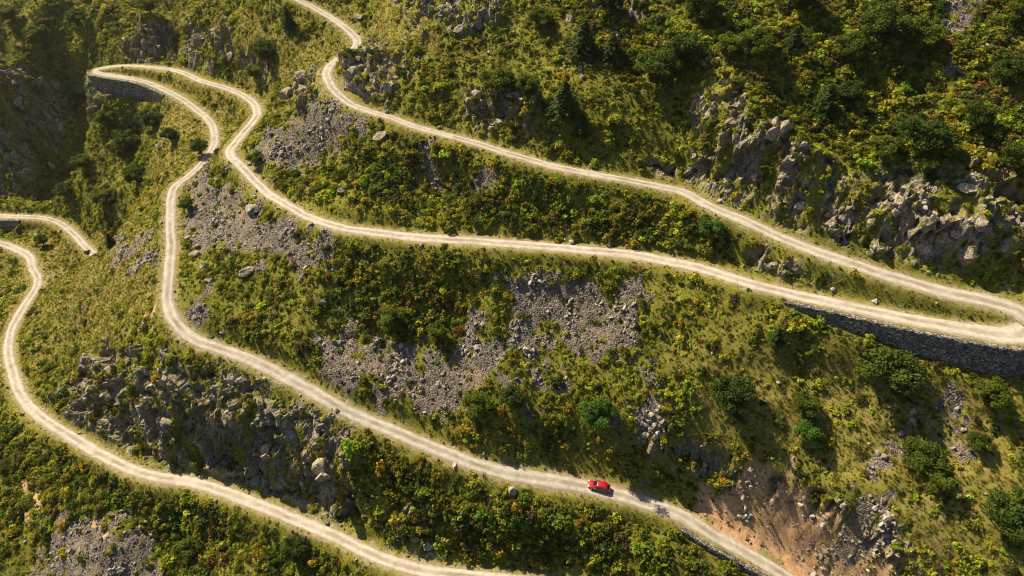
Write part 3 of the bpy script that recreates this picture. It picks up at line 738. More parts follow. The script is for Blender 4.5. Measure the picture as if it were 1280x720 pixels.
ci = np.where((rdd < 1.8) & (rng.random(n) < .65), 5, ci)
tc = PAL[ci]*rng.uniform(.7, 1.35, n)[:, None]*(1+.12*rng.normal(size=(n, 3))); tc = np.clip(tc, .004, .5)
sz = np.exp(rng.normal(size=n)*.55)*.345*(1+.6*lush)*(1-.3*dry)*(1-.35*(ci == 5)); sz = np.clip(sz*(.95+.75*fbm(sx_/11, sy_/11, 3, 440))*np.where(rdd < 1.6, .55, 1), .13, 1.9)
var = np.where(ci == 5, 4+(rng.random(n) < .5), rng.integers(0, 4, n))
SRC = [bush_mesh('scrub_source', 500+i, M_scrub, 7, 26, .17) for i in range(4)]
def tuft_mesh(seed):
    r = np.random.default_rng(seed); V = []; F = []
    for i in range(46):
        a = r.uniform(0, 6.28); q = r.uniform(0, .45); b = np.array([math.cos(a)*q, math.sin(a)*q, 0]); t = b*(1.9+r.random())+np.array([0, 0, r.uniform(.4, 1.0)]); w = np.array([-math.sin(a), math.cos(a), 0])*.06
        k = len(V); V += [b-w, b+w, t+w*.3, t-w*.3]; F.append((k, k+1, k+2, k+3))
    return mesh_np('tuft_source', V, F, M_scrub)
SRC += [tuft_mesh(520), tuft_mesh(521)]
gxx, gyy = grid_z(SLX, sx_, sy_), grid_z(SLY, sx_, sy_)
rot = np.stack([np.arctan(gyy)*.5, -np.arctan(gxx)*.5, rng.uniform(0, 6.28, n)], 1)
scl = np.stack([sz, sz, sz*rng.uniform(.7, 1.15, n)], 1)
scatter('scrub', 'dense low scrub and grass tufts in green, olive, straw and rust covering the mountainside', 'scrub', np.stack([sx_, sy_, sz_-.08], 1), rot, scl, var, SRC, dict(tcol=(np.c_[tc, np.ones(n)], 'FLOAT_COLOR')))
print('scrub', n)

def grass_density(x, y):
    rock = fld(MK['rock'], x, y); scr = fld(MK['scree'], x, y); dirt = fld(MK['dirt'], x, y); rd = fld(ROADDIST, x, y)
    return (.35+.45*fld(MK['dry'], x, y))*(1-.85*rock)*(1-.96*scr)*(1-.9*dirt)*sstep(-.1, .5, rd+.6*fbm(x/1.5, y/1.5, 3, 406))
hx_, hy_, hz_ = in_view(640000, grass_density); n = len(hx_)
hp = fbm(hx_/5, hy_/5, 4, 411)+.2*rng.normal(size=n); rdh = fld(ROADDIST, hx_, hy_)
gc = np.where((hp > .1)[:, None] | (rdh < 1.6)[:, None], np.array([.25, .22, .065]), np.where((hp > -.12)[:, None], np.array([.215, .22, .032]), np.array([.11, .122, .018])))*rng.uniform(.7, 1.3, n)[:, None]
hs = rng.uniform(.14, .36, n)*np.where(rdh < 1.2, .7, 1)
scatter('grass', 'tufts of straw and green grass on the slopes and along the road verges', 'grass', np.stack([hx_, hy_, hz_-.03], 1), np.stack([np.zeros(n), np.zeros(n), rng.uniform(0, 6.28, n)], 1), np.stack([hs*1.3, hs*1.3, hs], 1), rng.integers(0, 2, n), SRC[4:], dict(tcol=(np.c_[gc, np.ones(n)], 'FLOAT_COLOR')))
print('grass', n)

def scree_density(x, y):
    rd = fld(ROADDIST, x, y); s = fld(MK['scree'], x, y)*.95+fld(MK['rock'], x, y)*.16+fld(MK['dirt'], x, y)*.40+.004+.07*sstep(2.2, .3, rd)
    return s*(.35+.65*sstep(-.3, .2, fbm(x/2.5, y/2.5, 3, 404)))*sstep(.1, .5, rd)
cx_, cy_, cz_ = in_view(900000, scree_density); n = len(cx_)
ss = np.clip(np.exp(rng.normal(size=n)*.62)*.105*(1+2.4*sstep(-.1, .5, fbm(cx_/6, cy_/6, 3, 405))), .05, .85)
STONES = [rock_mesh('stone_source', 60+i, 10, 1, .03, ((1, .8, .65), (1.2, .7, .5), (.9, .9, .8))[i % 3], M_stone) for i in range(6)]
scatter('scree', 'grey broken stones of the scree slopes and rubble lying on the mountainside', 'scree', np.stack([cx_, cy_, cz_+ss*.15], 1), rng.uniform(0, 6.28, (n, 3)), np.stack([ss, ss, ss], 1), rng.integers(0, 6, n), STONES, dict(tint=(np.clip(rng.normal(.42, .24, n)+.5*(ss-.2), 0, 1), 'FLOAT')))
print('scree', n)

for w, nm, lb in zip(WALLS, ('retaining_wall', 'retaining_wall', 'retaining_wall', 'stone_kerb'),
    ('long tall shaded retaining wall of grey stone under the bend at the right edge',
     'shaded retaining wall of dark stone under the road end above the gorge',
     'short dark retaining wall under the far road at the left edge',
     'low row of grey stones edging the gravel road downhill from the red car')):
    build_wall(w, nm, lb)

def zone(px, py):
    def yat(k):
        P = ROADS[k]['px']; j = np.argmin(np.abs(P[:, 0]-px)); return P[j, 1]
    if px < 250 and py < 95+0*px or px < 110 and py < 262: return 'gorge'
    yA = yat('A') if px > 374 else -999
    if px > 374 and py < yA: return 'above'
    if px > 460 and py < yat('B'): return 'mid_upper'
    if px <= 460 and py < 285 and py < np.interp(px, [215, 252, 325, 326, 300, 353, 430], [87, 101, 137, 140, 200, 252, 285]): return 'mid_upper'
    xC = np.interp(py, [185, 237, 374, 401, 437, 509, 611, 720], [266, 216, 209, 218, 279, 425, 744, 978])
    if px > xC: return 'mid'
    yD = np.interp(px, [0, 10, 39, 134, 242, 336, 430, 526, 760], [440, 460, 511, 572, 603, 636, 675, 712, 742])
    return 'lower' if py < yD else 'bottom'
ZTXT_ = dict(gorge='in the shaded gorge', above='above the topmost road', mid_upper='between topmost and middle roads', mid='between middle road and car road',
             lower='between car road and lowest road', bottom='below the lowest road')
def ztext(px, py):
    z = zone(px, py); lo_, hi_ = dict(gorge=(40, 130), above=(700, 960), mid_upper=(430, 800), mid=(520, 860), lower=(230, 480), bottom=(160, 300))[z]
    return ZTXT_[z]+', '+('left part' if px < lo_ else 'middle part' if px < hi_ else 'right part')

LANDMARKS = [(747,607,'the red car'),(317,262,'the big flat-topped boulder'),(308,343,'the pale flat boulder'),(405,378,'the lone pale boulder'),(726,92,'the pale split boulder'),
 (785,18,'the tall rock tower at top'),(543,8,'the huge dark rock at top'),(1006,92,'the pale rock knob'),(1166,312,'the green-capped rounded rock'),(1005,262,'the big pale cliff block'),(1258,300,'the layered rock at right'),
 (1105,466,'the large dark round tree'),(910,495,'the left dark round tree'),(1009,545,'the bright green tree'),(1155,590,'the two touching olive trees'),(1262,650,'the lower right corner tree'),(747,520,'the fresh green tree'),
 (547,420,'the grey green tree'),(492,402,'the bushy green tree'),(596,510,'the tree below central scree'),(705,125,'the fir by the topmost road'),(820,95,'the big dark broad tree'),(944,62,'the light green broad tree'),
 (1098,42,'the broad dark tree at top'),(1146,178,'the tree above the cliff'),(1258,95,'the tree at upper right edge'),(622,108,'the tree on the rocky bank'),(335,70,'the dark tree on the ridge'),
 (465,85,'the slabby rock pile'),(180,55,'the massive rock nose'),(163,183,'the dark tree on the flank'),(160,105,'the gorge wall'),(70,150,'the dark cliff shoulder'),(50,45,'the hazy corner trees'),
 (106,205,'the spur in the gorge'),(60,275,'the far left road'),(42,340,'the narrow far left bend'),(211,374,'the left road bend'),(140,300,'the narrow dark fir'),(105,385,'the dark broken rocks'),
 (12,440,'the lowest left road edge'),(365,530,'the pale square rock tower'),(190,555,'the cliff foot rock pile'),(120,470,'the jagged crest rocks'),(130,690,'the bottom left scree'),(372,690,'the dark tree at bottom'),
 (528,675,'the pale boulder pair'),(640,612,'the flat boulder by the road'),(720,400,'the central scree'),(430,450,'the lower central scree'),(380,170,'the upper scree'),(980,650,'the bare brown bank'),
 (1150,430,'the long retaining wall'),(1200,30,'the scree run at top right'),(958,332,'the brown rock step'),(700,260,'the middle road, centre'),(885,290,'the round tree between roads'),(925,225,'the gully foot rocks'),(50,600,'the lower left slope'),(800,680,'the slope under the car')]
PENDING = []
def local_label(o, desc, px, py, cat, grp):
    d, lx, ly, nm = min((math.hypot(px-a, py-b), a, b, c) for a, b, c in LANDMARKS)
    dx, dy = px-lx, py-ly; side = ('right of' if dx > 0 else 'left of') if abs(dx) > abs(dy) else ('below' if dy > 0 else 'above')
    o['category'] = cat; PENDING.append((desc, side, nm, d, o, grp))
def settle_labels():
    fam = {}
    for r in PENDING: fam.setdefault(r[:3], []).append(r)
    names = ['nearest one', 'second nearest one', 'third nearest one', 'fourth nearest one', 'fifth nearest one', 'sixth nearest one', 'seventh nearest one', 'eighth nearest one', 'ninth nearest one']
    for (desc, side, nm), L in fam.items():
        L.sort(key=lambda r: r[3])
        for k, r in enumerate(L):
            r[4]['label'] = f'{desc}, {names[k]} {side} {nm}' if k < 9 else f'{desc}, a farther one {side} {nm}'
            r[4]['group'] = r[5]
def sd_at(poly, x, y): return poly_sd(poly, np.array([x]), np.array([y]))[0]
# ---- bedrock outcrops: named ones first, then those of every rocky place
def put(mesh, name, loc, rot, s, label, cat, group=None):
    o = link(bpy.data.objects.new(name, mesh)); o.location = loc; o.rotation_euler = rot; o.scale = s if hasattr(s, '__len__') else (s, s, s); tag(o, label, cat, group); return o
NAMED_ROCKS = [  # px, py, size, kind, label
 (317,262,2.6,'b','big flat-topped boulder lying in the scree beside the middle road'),
 (308,343,2.3,'b','pale flat boulder on the slope below the scree, left of centre'),
 (405,378,1.7,'b','pale grey boulder among bushes, right of the flat boulders'),
 (256,335,1.6,'b','grey boulder close right of the left road bend, upper of the pair'),
 (262,352,1.4,'b','grey boulder close right of the left road bend, lower of the pair'),
 (246,318,1.9,'b','long dark boulder at the lower left end of the scree'),
 (726,92,3.9,'c','pale split boulder standing alone between firs on the top slope'),
 (785,18,3.4,'c','tall grey rock tower near the top edge, right of centre'),
 (718,22,3.2,'c','pale rounded rock at the top edge between dark trees'),
 (543,8,5.0,'c','huge dark rock hanging at the top edge, left of centre'),
 (607,20,3.6,'c','grey broken rock rib at the top edge beside the huge dark rock'),
 (1006,92,2.9,'c','pale rock knob above the rocky gully on the right slope'),
 (993,118,2.6,'c','pale jagged rock right below the pale rock knob'),
 (1166,312,4.4,'c','large rounded rock with a green cap just above the right road'),
 (1005,262,4.6,'c','big pale cliff block above the upper road, left end of the cliff'),
 (1085,280,4.4,'c','dark cliff block with pale crest in the middle of the right cliff'),
 (1162,235,3.2,'c','pale pointed rock at the top of the right cliff'),
 (1205,240,2.4,'b','flat pale boulder on top of the right cliff'),
 (1215,285,4.0,'c','tilted dark slabs in the right part of the cliff'),
 (1258,300,4.6,'c','dark layered rock at the right end of the cliff'),
 (1130,255,3.0,'c','shaded rock ledge between the right cliff blocks'),
 (925,225,3.0,'c','pale broken rock at the foot of the rocky gully'),
 (963,250,3.2,'c','pale fractured rock just above the upper road beside the gully'),
 (958,332,3.4,'c','brown grey rock step between the two right roads, left one'),
 (1000,338,2.6,'c','brown grey rock step between the two right roads, right one'),
 (180,55,7.5,'c','massive pale rock nose standing in shade above the road end'),
 (465,85,4.6,'c','tall slabby rock pile inside the bend of the topmost road'),
 (488,110,3.4,'c','broken dark rock pile right of the slabby pile at the top bend'),
 (445,75,2.0,'b','dark boulder on the inner edge of the top bend'),
 (449,22,2.2,'b','dark boulder above the top bend'),
 (386,108,3.0,'c','dark slab rock at the top of the upper scree'),
 (478,172,2.4,'b','dark slab boulder at the lower edge of the upper scree'),
 (408,128,1.8,'b','dark boulder in the upper scree below the road'),
 (428,238,1.7,'b','grey boulder just above the middle road, left of centre'),
 (60,346,4.4,'c','dark rock mass beside the narrow bend at far left'),
 (640,612,1.6,'b','pale flat boulder just below the car road, left of the red car'),
 (520,672,2.0,'b','pale boulder above the lowest road, left of a pair'),
 (536,678,2.2,'b','pale boulder above the lowest road, right of a pair'),
 (365,530,4.4,'c','pale square rock tower in the middle of the left cliff'),
 (290,478,3.0,'c','rock rib at the road edge on top of the left cliff'),
 (255,505,3.4,'c','grey rock block in the upper left cliff'),
 (190,555,4.4,'c','large grey rock pile above the lowest road at the cliff foot'),
 (225,560,3.2,'c','grey split rock at the foot of the left cliff'),
 (150,500,3.6,'c','jagged rock crest on the left side of the cliff'),
 (120,470,3.2,'c','pale jagged rocks at the upper left of the cliff'),
 (330,500,3.4,'c','shaded rock face beside the pale tower of the left cliff'),
 (335,570,3.0,'c','narrow rock fin low in the left cliff'),
 (395,560,3.0,'c','grey rock knob at the right end of the left cliff'),
 (415,520,2.6,'c','dark rock just under the car road edge'),
 (70,150,6.5,'c','tall dark cliff shoulder in the shaded gorge'),
 (30,215,6.0,'c','dark rounded cliff at the left edge of the gorge'),
 (60,205,5.0,'c','dark cliff foot in the gorge with a pale face'),
 (20,130,6.5,'c','dark cliff at the left edge near the top of the gorge'),
 (235,65,3.4,'c','grey rocks just above the second road end at upper left'),
 (262,50,3.0,'c','pale rock edge on the sunny ridge at upper left'),
 (289,70,2.4,'b','grey boulder on the sunny ridge above the upper left road'),
 (199,182,1.6,'b','small pale boulder among trees below the upper left road'),
 (890,441,1.0,'b','small pale upright stone on the open slope at right'),
 (974,478,.9,'b','small bluish stone between the round trees'),
 (900,555,1.0,'b','small pale stone below the left round tree'),
 (992,572,.8,'b','single white stone below the bright green tree'),
 (1232,616,.9,'b','single white stone right of the wide bush at lower right'),
 (872,190,2.6,'c','pale rock on the left side of the rocky gully, lower'),
 (897,150,3.0,'c','pale rock in the middle of the rocky gully'),
 (905,190,3.2,'c','pale angular rock face in the lower middle of the gully'),
 (940,195,3.0,'c','pale ledge on the right side of the rocky gully'),
 (918,118,2.4,'c','pale rock high in the rocky gully'),
 (885,222,2.6,'c','pale rock just above the topmost road at the gully foot'),
 (985,255,3.4,'c','pale cracked cliff block beside the big pale one'),
 (1035,265,3.6,'c','grey cliff block in the left part of the right cliff'),
 (105,385,2.4,'c','dark broken rocks on the green flank at left'),
]
rr = random.Random(11)
RZ = np.asarray(MK['rock'])
placed = []
def inward(x, y):
    a = float(grid_z(SLX, np.array([x]), np.array([y]))[0]); b = float(grid_z(SLY, np.array([x]), np.array([y]))[0]); return Vector((a, b, -1)).normalized()
def sloped(x, y, k=.6):
    a = float(grid_z(SLX, np.array([x]), np.array([y]))[0]); b = float(grid_z(SLY, np.array([x]), np.array([y]))[0]); return math.atan(b)*k, -math.atan(a)*k
for px, py, s, kd, lb in NAMED_ROCKS:
    p = at(px, py); m = (CRAGS if kd == 'c' else BOULDERS)[rr.randrange(9 if kd == 'c' else 8)]; s *= .5*(1.15 if kd == 'c' else 1.75 if s > 1.1 else 1.2)
    if kd == 'c': sc = (s*rr.uniform(.85, 1.15), s*rr.uniform(.7, 1), s*rr.uniform(.9, 1.3)); sink = .35
    else: sc = (s, s*rr.uniform(.75, 1), s*rr.uniform(.75, 1)); sink = -.22 if s > .9 else 0
    put(m, 'rock_outcrop' if kd == 'c' else 'boulder', p+inward(p.x, p.y)*s*sink*(1.5 if kd == 'c' else 1), (rr.uniform(-.25, .25), rr.uniform(-.25, .25), rr.uniform(-.6, .6) if kd == 'c' else rr.uniform(0, 6.28)), sc, lb, 'rock' if kd == 'c' else 'boulder')
    placed.append((p.x, p.y, s))
def free(x, y, r):
    return all((x-a)**2+(y-b)**2 > (r+c)**2*.55 for a, b, c in placed)
def spread(n, key, rmin, rmax, thr=.5, tries=14000, road=1.5, power=1.6):
    out = []
    xx = rng.uniform(-168, 100, tries); yy = rng.uniform(46, 246, tries); v = fld(MK[key], xx, yy) if key else np.ones(tries); rd = fld(ROADDIST, xx, yy); zz = gz_at(xx, yy); px, py, D = pix(xx, yy, zz)
    for i in range(tries):
        if len(out) >= n: break
        if v[i] < thr or not (-10 < px[i] < 1290 and -10 < py[i] < 730): continue
        s = rmin+(rmax-rmin)*rr.random()**power
        if rd[i] < road+s*.5 or not free(xx[i], yy[i], s*.8): continue
        placed.append((xx[i], yy[i], s*.8)); out.append((xx[i], yy[i], zz[i], s, px[i], py[i], D[i]))
    return out
for x, y, z, s, px, py, D in spread(235, 'rock', .7, 3.3, .35, power=1.7, road=1.0):
    zt = ztext(px, py); ax, ay = sloped(x, y, .4)
    o_ = put(CRAGS[rr.randrange(9)], 'rock_outcrop', Vector((x, y, z))+inward(x, y)*s*.5, (ax*.5+rr.uniform(-.2, .2), ay*.5+rr.uniform(-.2, .2), rr.uniform(-.7, .7)), (s*rr.uniform(.8, 1.2), s*rr.uniform(.7, 1), s*rr.uniform(.8, 1.25)),
        '', 'rock'); local_label(o_, ('small' if s < 1.3 else 'broad')+' grey rock outcrop', px, py, 'rock', 'bedrock outcrops '+zt)
nb = 0
for key, cnt, a, b in (('scree', 150, .32, .85), ('rock', 60, .35, .9), ('dirt', 22, .25, .6), (None, 42, .3, .85)):
    for x, y, z, s, px, py, D in spread(cnt, key, a, b, .5, power=2.2, road=.5):
        zt = ztext(px, py); on = {'scree': 'in scree', 'rock': 'among outcrops', 'dirt': 'on bare earth', None: 'in scrub'}[key]
        o_ = put(BOULDERS[rr.randrange(8)], 'boulder', (x, y, z+s*.12), (rr.uniform(-.4, .4), rr.uniform(-.4, .4), rr.uniform(0, 6.28)), (s, s*rr.uniform(.7, 1), s*rr.uniform(.6, .9)),
            'small grey boulder '+on+' '+zt, 'boulder', 'small boulders '+on+' '+zt)
        local_label(o_, ('grey boulder ' if s > .55 else 'small grey boulder ')+on, px, py, 'boulder', 'small boulders '+on+' '+zt)

# ------------------------------------------------------------------ trees
CROWN = dict(dark=[broad_crown('crown', 700+i, M_tree) for i in range(3)], bright=[broad_crown('crown', 710+i, M_bright) for i in range(2)],
             olive=[broad_crown('crown', 720+i, M_green) for i in range(2)], fir=[fir_crown('crown', 730+i, M_fir) for i in range(3)])
TRUNK = [broad_trunk('trunk', 740+i, M_bark) for i in range(3)]; FTRUNK = fir_trunk('trunk', M_bark)
TREES = [  # px, py of the crown's middle; height, crown width; kind; label
 (1105,468,4.8,7.8,'dark','large dark round tree on the open slope below the long stone wall'),
 (912,497,4.4,5.8,'dark','dark round tree at left of the three on the open right slope'),
 (1003,513,3.8,3.6,'olive','dull green tree directly above the bright green one'),
 (1009,545,3.2,3.8,'bright','bright green small round tree on the right slope'),
 (968,420,3.6,2.4,'fir','slim dark young fir just below the middle road at right'),
 (1146,573,3.6,4.6,'olive','wide olive tree beside the grey gravel run, upper of two touching'),
 (1164,603,3.4,4.2,'olive','wide olive tree beside the grey gravel run, lower of two touching'),
 (1234,496,3.4,4.2,'olive','loose green tree near the right edge below the wall'),
 (1262,650,4.4,6.4,'dark','dark tree in the lower right corner'),
 (1218,556,2.6,2.6,'olive','small green tree right of the wide olive trees'),
 (747,520,4.4,4.8,'bright','fresh green tree on the slope straight above the red car'),
 (596,510,3.4,4.0,'olive','green tree below the central scree'),
 (547,420,3.6,3.4,'olive','grey green tree between the two central scree patches'),
 (492,402,4.0,4.6,'olive','bushy green tree left of centre below the middle road'),
 (640,500,3.0,3.6,'dark','dark tree in the thicket above the car road'),
 (705,125,7.2,5.6,'fir','dark fir just above the topmost road, left of the pale boulder'),
 (728,52,7.4,6.0,'fir','tall dark fir above the pale split boulder'),
 (764,60,5.4,4.4,'fir','dark fir right of the tallest fir near the pale boulder'),
 (727,158,4.4,3.2,'fir','small bright fir nearest the topmost road'),
 (622,108,4.8,5.6,'olive','broad green tree on top of the rocky bank above the topmost road'),
 (660,112,4.0,4.2,'olive','green tree left of the fir on the rocky bank'),
 (820,95,6.0,7.4,'dark','big dark broad tree left of the rocky gully'),
 (852,72,5.4,6.0,'dark','dark broad tree touching the big one near the gully top'),
 (872,22,6.4,5.6,'dark','dark tree near the top edge left of centre right'),
 (1000,5,5.4,5.4,'dark','dark tree at the top edge, left of the top rock'),
 (944,62,4.8,5.6,'olive','light green broad tree above the rocky gully'),
 (908,62,3.6,4.2,'olive','small light green tree left of its broad neighbour'),
 (990,48,3.8,3.2,'fir','dark narrow tree right of the light green broad tree'),
 (1028,128,6.4,5.0,'fir','dark pointed fir right of the pale rock knob'),
 (1062,66,4.4,5.0,'olive','green tree above and left of the darkest trees at right'),
 (1098,42,6.0,7.0,'dark','broad dark tree near the top edge at right'),
 (1140,50,5.0,5.6,'olive','green tree right of the broad dark tree near the top'),
 (1146,178,5.2,7.0,'dark','large dark tree above the right cliff'),
 (1104,190,3.4,4.4,'olive','lighter green tree left of the large dark tree above the cliff'),
 (1215,150,3.6,4.0,'dark','dark tree right of the large one above the cliff'),
 (1258,95,4.0,5.0,'dark','dark tree near the right edge in the upper slope'),
 (1270,25,4.4,5.0,'olive','green tree in the upper right corner'),
 (1262,200,3.6,4.0,'dark','dark tree at the right edge above the cliff end'),
 (1058,120,3.4,4.0,'dark','dark low tree right of the pointed fir'),
 (885,290,3.0,4.0,'bright','light green round tree between the two roads at right'),
 (760,10,4.8,4.6,'dark','dark tree at the top edge between two rocks'),
 (675,28,3.6,4.0,'olive','green tree near the top edge left of the tall fir'),
 (335,70,5.4,6.0,'dark','dark tree on the sunny ridge between the upper roads'),
 (362,24,6.0,4.0,'fir','dark fir beside the topmost road at the top edge'),
 (318,92,3.0,3.6,'olive','green tree on the ridge just above the second road'),
 (437,70,2.4,3.0,'olive','brownish small tree inside the top road bend'),
 (163,183,6.0,6.4,'dark','large dark tree on the flank below the wall at upper left'),
 (193,152,4.4,5.4,'dark','dark tree just below the upper left road'),
 (215,172,3.4,3.6,'dark','small dark tree left of the road bend at upper left'),
 (172,222,4.2,5.0,'dark','dark tree on the left flank, lower of the group'),
 (130,250,4.4,5.0,'olive','green tree at the gorge edge on the left flank'),
 (253,187,3.6,3.4,'olive','grey green tree hiding the end of the upper left road'),
 (235,258,2.4,2.8,'olive','small green tree between the scree and the left road'),
 (85,242,4.4,4.8,'dark','dark tree on the spur behind the far road'),
 (106,205,3.8,4.6,'olive','green tree on the spur in the gorge, lower one'),
 (135,150,3.8,4.6,'olive','green tree on the spur in the gorge, upper one'),
 (98,128,3.6,4.0,'dark','dark tree on the gorge cliff top'),
 (50,45,4.6,6.0,'olive','green tree on the hazy far hillside in the upper left corner'),
 (15,20,4.6,6.0,'olive','hazy tree at the very corner at upper left'),
 (100,25,4.4,5.6,'dark','dark tree on the far hillside left of the rock nose'),
 (188,10,4.6,5.4,'olive','sunlit tree on top of the pale rock nose'),
 (322,200,2.6,3.2,'olive','round bush-like tree at the left edge of the upper scree'),
 (372,690,3.6,4.2,'dark','dark tree just below the lowest road'),
 (55,302,3.0,3.2,'dark','dark tree between the two far left roads'),
 (140,300,4.0,2.6,'fir','narrow dark fir on the left flank'),
 (237,690,3.2,4.0,'olive','green tree below the lowest road left of the dark one'),
]
protos = {}
def make_tree(kind, v):
    root = bpy.data.objects.new('fir_tree' if kind == 'fir' else 'broadleaf_tree', None); link(root); root.empty_display_size = .1
    c = link(bpy.data.objects.new('crown', CROWN[kind][v % len(CROWN[kind])]), root); t = link(bpy.data.objects.new('trunk', FTRUNK if kind == 'fir' else TRUNK[v % 3]), root)
    return root
def copy_thing(o, parent=None):
    c = o.copy(); col.objects.link(c); c.parent = parent
    for ch in list(o.children): copy_thing(ch, c)
    return c
used = set()
for i, (px, py, h, w, kind, lb) in enumerate(TREES):
    v = i % (3 if kind in ('dark', 'fir') else 2); key = (kind, v)
    if key not in protos: protos[key] = make_tree(kind, v); o = protos[key]
    else: o = copy_thing(protos[key])
    q = at(px, py); D = pix(q.x, q.y, q.z)[2]; dep = math.atan2(-(q.z-CAM_Z), q.y); off = .42*h*math.cos(dep)*FPX/D
    p = at(px, py+off); k = h
    h *= (1.0 if kind == 'fir' else 1.4); wf = 1.45*w/(.72 if kind == 'fir' else 1.0)
    o.location = (p.x, p.y, p.z-.05*h); o.rotation_euler = (rr.uniform(-.05, .05), rr.uniform(-.05, .05), rr.uniform(0, 6.28)); o.scale = (wf, wf, h)
    tag(o, lb, 'tree'); placed.append((p.x, p.y, w*.3))

# ------------------------------------------------------------------ bushes that stand out of the scrub
BM = dict(green=[bush_mesh('foliage', 800+i, M_green, 11, 90, .085) for i in range(3)], olive=[bush_mesh('foliage', 810+i, M_olive, 11, 90, .085) for i in range(3)],
          dark=[bush_mesh('foliage', 820+i, M_tree, 11, 90, .085) for i in range(2)], rusty=[bush_mesh('foliage', 830+i, M_rust, 10, 70, .085) for i in range(2)], yellow=[bush_mesh('foliage', 840+i, M_gold, 10, 70, .085) for i in range(2)])
BS = [stems_mesh('stems', 850+i, M_bark) for i in range(2)]
bproto = {}
def make_bush(kind, v):
    root = link(bpy.data.objects.new('bush', None)); root.empty_display_size = .1
    link(bpy.data.objects.new('foliage', BM[kind][v]), root); link(bpy.data.objects.new('stems', BS[v % 2]), root); return root
def bush(x, y, z, s, kind, lb, group=None):
    v = rr.randrange(len(BM[kind])); key = (kind, v)
    if key not in bproto: o = bproto[key] = make_bush(kind, v)
    else: o = copy_thing(bproto[key])
    ax, ay = sloped(x, y, .5); o.location = (x, y, z-.15*s); o.rotation_euler = (ax, ay, rr.uniform(0, 6.28)); o.scale = (s, s*rr.uniform(.85, 1.15), s*rr.uniform(.75, 1.05)); tag(o, lb, 'bush', group); return o
for px, py, s, kind, lb in [
 (109,316,1.2,'olive','olive bush in front of the far left road end'),(460,372,1.3,'yellow','yellow bush straight below the middle road, left of centre'),(592,376,1.6,'yellow','orange yellow bush at the left rim of the central scree'),(596,345,1.5,'olive','yellow green round bush above the orange yellow one'),
 (575,412,1.3,'rusty','rust coloured bush near the grey green tree'),(535,358,1.2,'rusty','rust red bush in the autumn coloured thicket'),(1140,592,1.0,'yellow','small yellow bush by the gravel run'),
 (655,395,1.6,'olive','olive bush in the notch of the central scree'),(700,470,1.1,'green','green bush at the foot of the central scree'),(800,378,1.6,'green','dark green bush at the right rim of the central scree'),
 (1082,590,.9,'yellow','pale yellow bush below the large round tree'),(322,415,1.5,'green','green bush left of the central scree above the car road'),(340,370,1.4,'green','green bush right of the pale flat boulder')]:
    p = at(px, py); bush(p.x, p.y, p.z, s, kind, lb); placed.append((p.x, p.y, s*.7))
cnt = 0
xx = rng.uniform(-168, 100, 9000); yy = rng.uniform(46, 246, 9000); zz = gz_at(xx, yy); BX, BY, BD = pix(xx, yy, zz)
bad = fld(MK['rock'], xx, yy)+fld(MK['scree'], xx, yy)*1.3+fld(MK['dirt'], xx, yy); rd = fld(ROADDIST, xx, yy); lu = fld(MK['lush'], xx, yy); au = fld(MK['autumn'], xx, yy); dr = fld(MK['dry'], xx, yy)
for i in range(9000):
    if cnt >= 285: break
    if not (0 < BX[i] < 1280 and 0 < BY[i] < 720) or bad[i] > .45 or rng.random() > .35+.5*lu[i]-.15*dr[i]+.3*au[i]: continue
    s = .65+.95*rr.random()**1.6
    if rd[i] < .6+s or not free(xx[i], yy[i], s*.6): continue
    placed.append((xx[i], yy[i], s*.6)); cnt += 1
    u = rr.random()
    kind = ('rusty' if u < .22 else 'yellow' if u < .36 else 'olive' if u < .7 else 'green') if au[i] > .5 else ('dark' if u < .24+.15*lu[i] else 'green' if u < .62 else 'olive' if u < .95 else 'yellow')
    zt = ztext(BX[i], BY[i]); sw = 'small' if s < 1.05 else 'broad'
    local_label(bush(xx[i], yy[i], zz[i], s, kind, '', None), f'{sw} {kind} bush', BX[i], BY[i], 'bush', f'bushes {zt}')

settle_labels()

# ------------------------------------------------------------------ the red car
M_paint = simple('red_car_paint', (.34, .005, .013), .3, spec=.6, coat=1.0)
M_glass = simple('tinted_glass', (.012, .014, .018), .05, spec=.9, coat=1.0)
M_rubber = simple('black_rubber', (.015, .015, .015), .8); M_alloy = simple('alloy', (.45, .45, .46), .35, metal=.9); M_plastic = simple('black_trim', (.02, .02, .022), .5)
M_lampw = simple('lamp_glass', (.75, .75, .72), .1, spec=.8); M_lampr = simple('tail_lamp', (.35, .005, .005), .15, spec=.8); M_plate = simple('number_plate', (.7, .7, .68), .5)
def loft(name, stations, mat, parent, ring=20, cap=True, power=3.2):
    """stations: (x, half width, z low, z high)"""
    bm = bmesh.new(); R = []
    for x, hw, z0, z1 in stations:
        v = []
        for k in range(ring):
            t = 2*math.pi*k/ring; c, s = math.cos(t), math.sin(t); e = 2/power
            v.append(bm.verts.new((x, hw*math.copysign(abs(c)**e, c), (z0+z1)/2+(z1-z0)/2*math.copysign(abs(s)**e, s))))
        R.append(v)
    for a, b in zip(R, R[1:]):
        for k in range(ring): bm.faces.new((a[k], a[(k+1) % ring], b[(k+1) % ring], b[k]))
    bm.faces.new(R[0][::-1]); bm.faces.new(R[-1]); bmesh.ops.recalc_face_normals(bm, faces=bm.faces[:])
    me = bpy.data.meshes.new(name); bm.to_mesh(me); bm.free(); me.materials.append(mat)
    for p in me.polygons: p.use_smooth = True
    o = link(bpy.data.objects.new(name, me), parent); m = o.modifiers.new('s', 'SUBSURF'); m.levels = m.render_levels = 1; return o
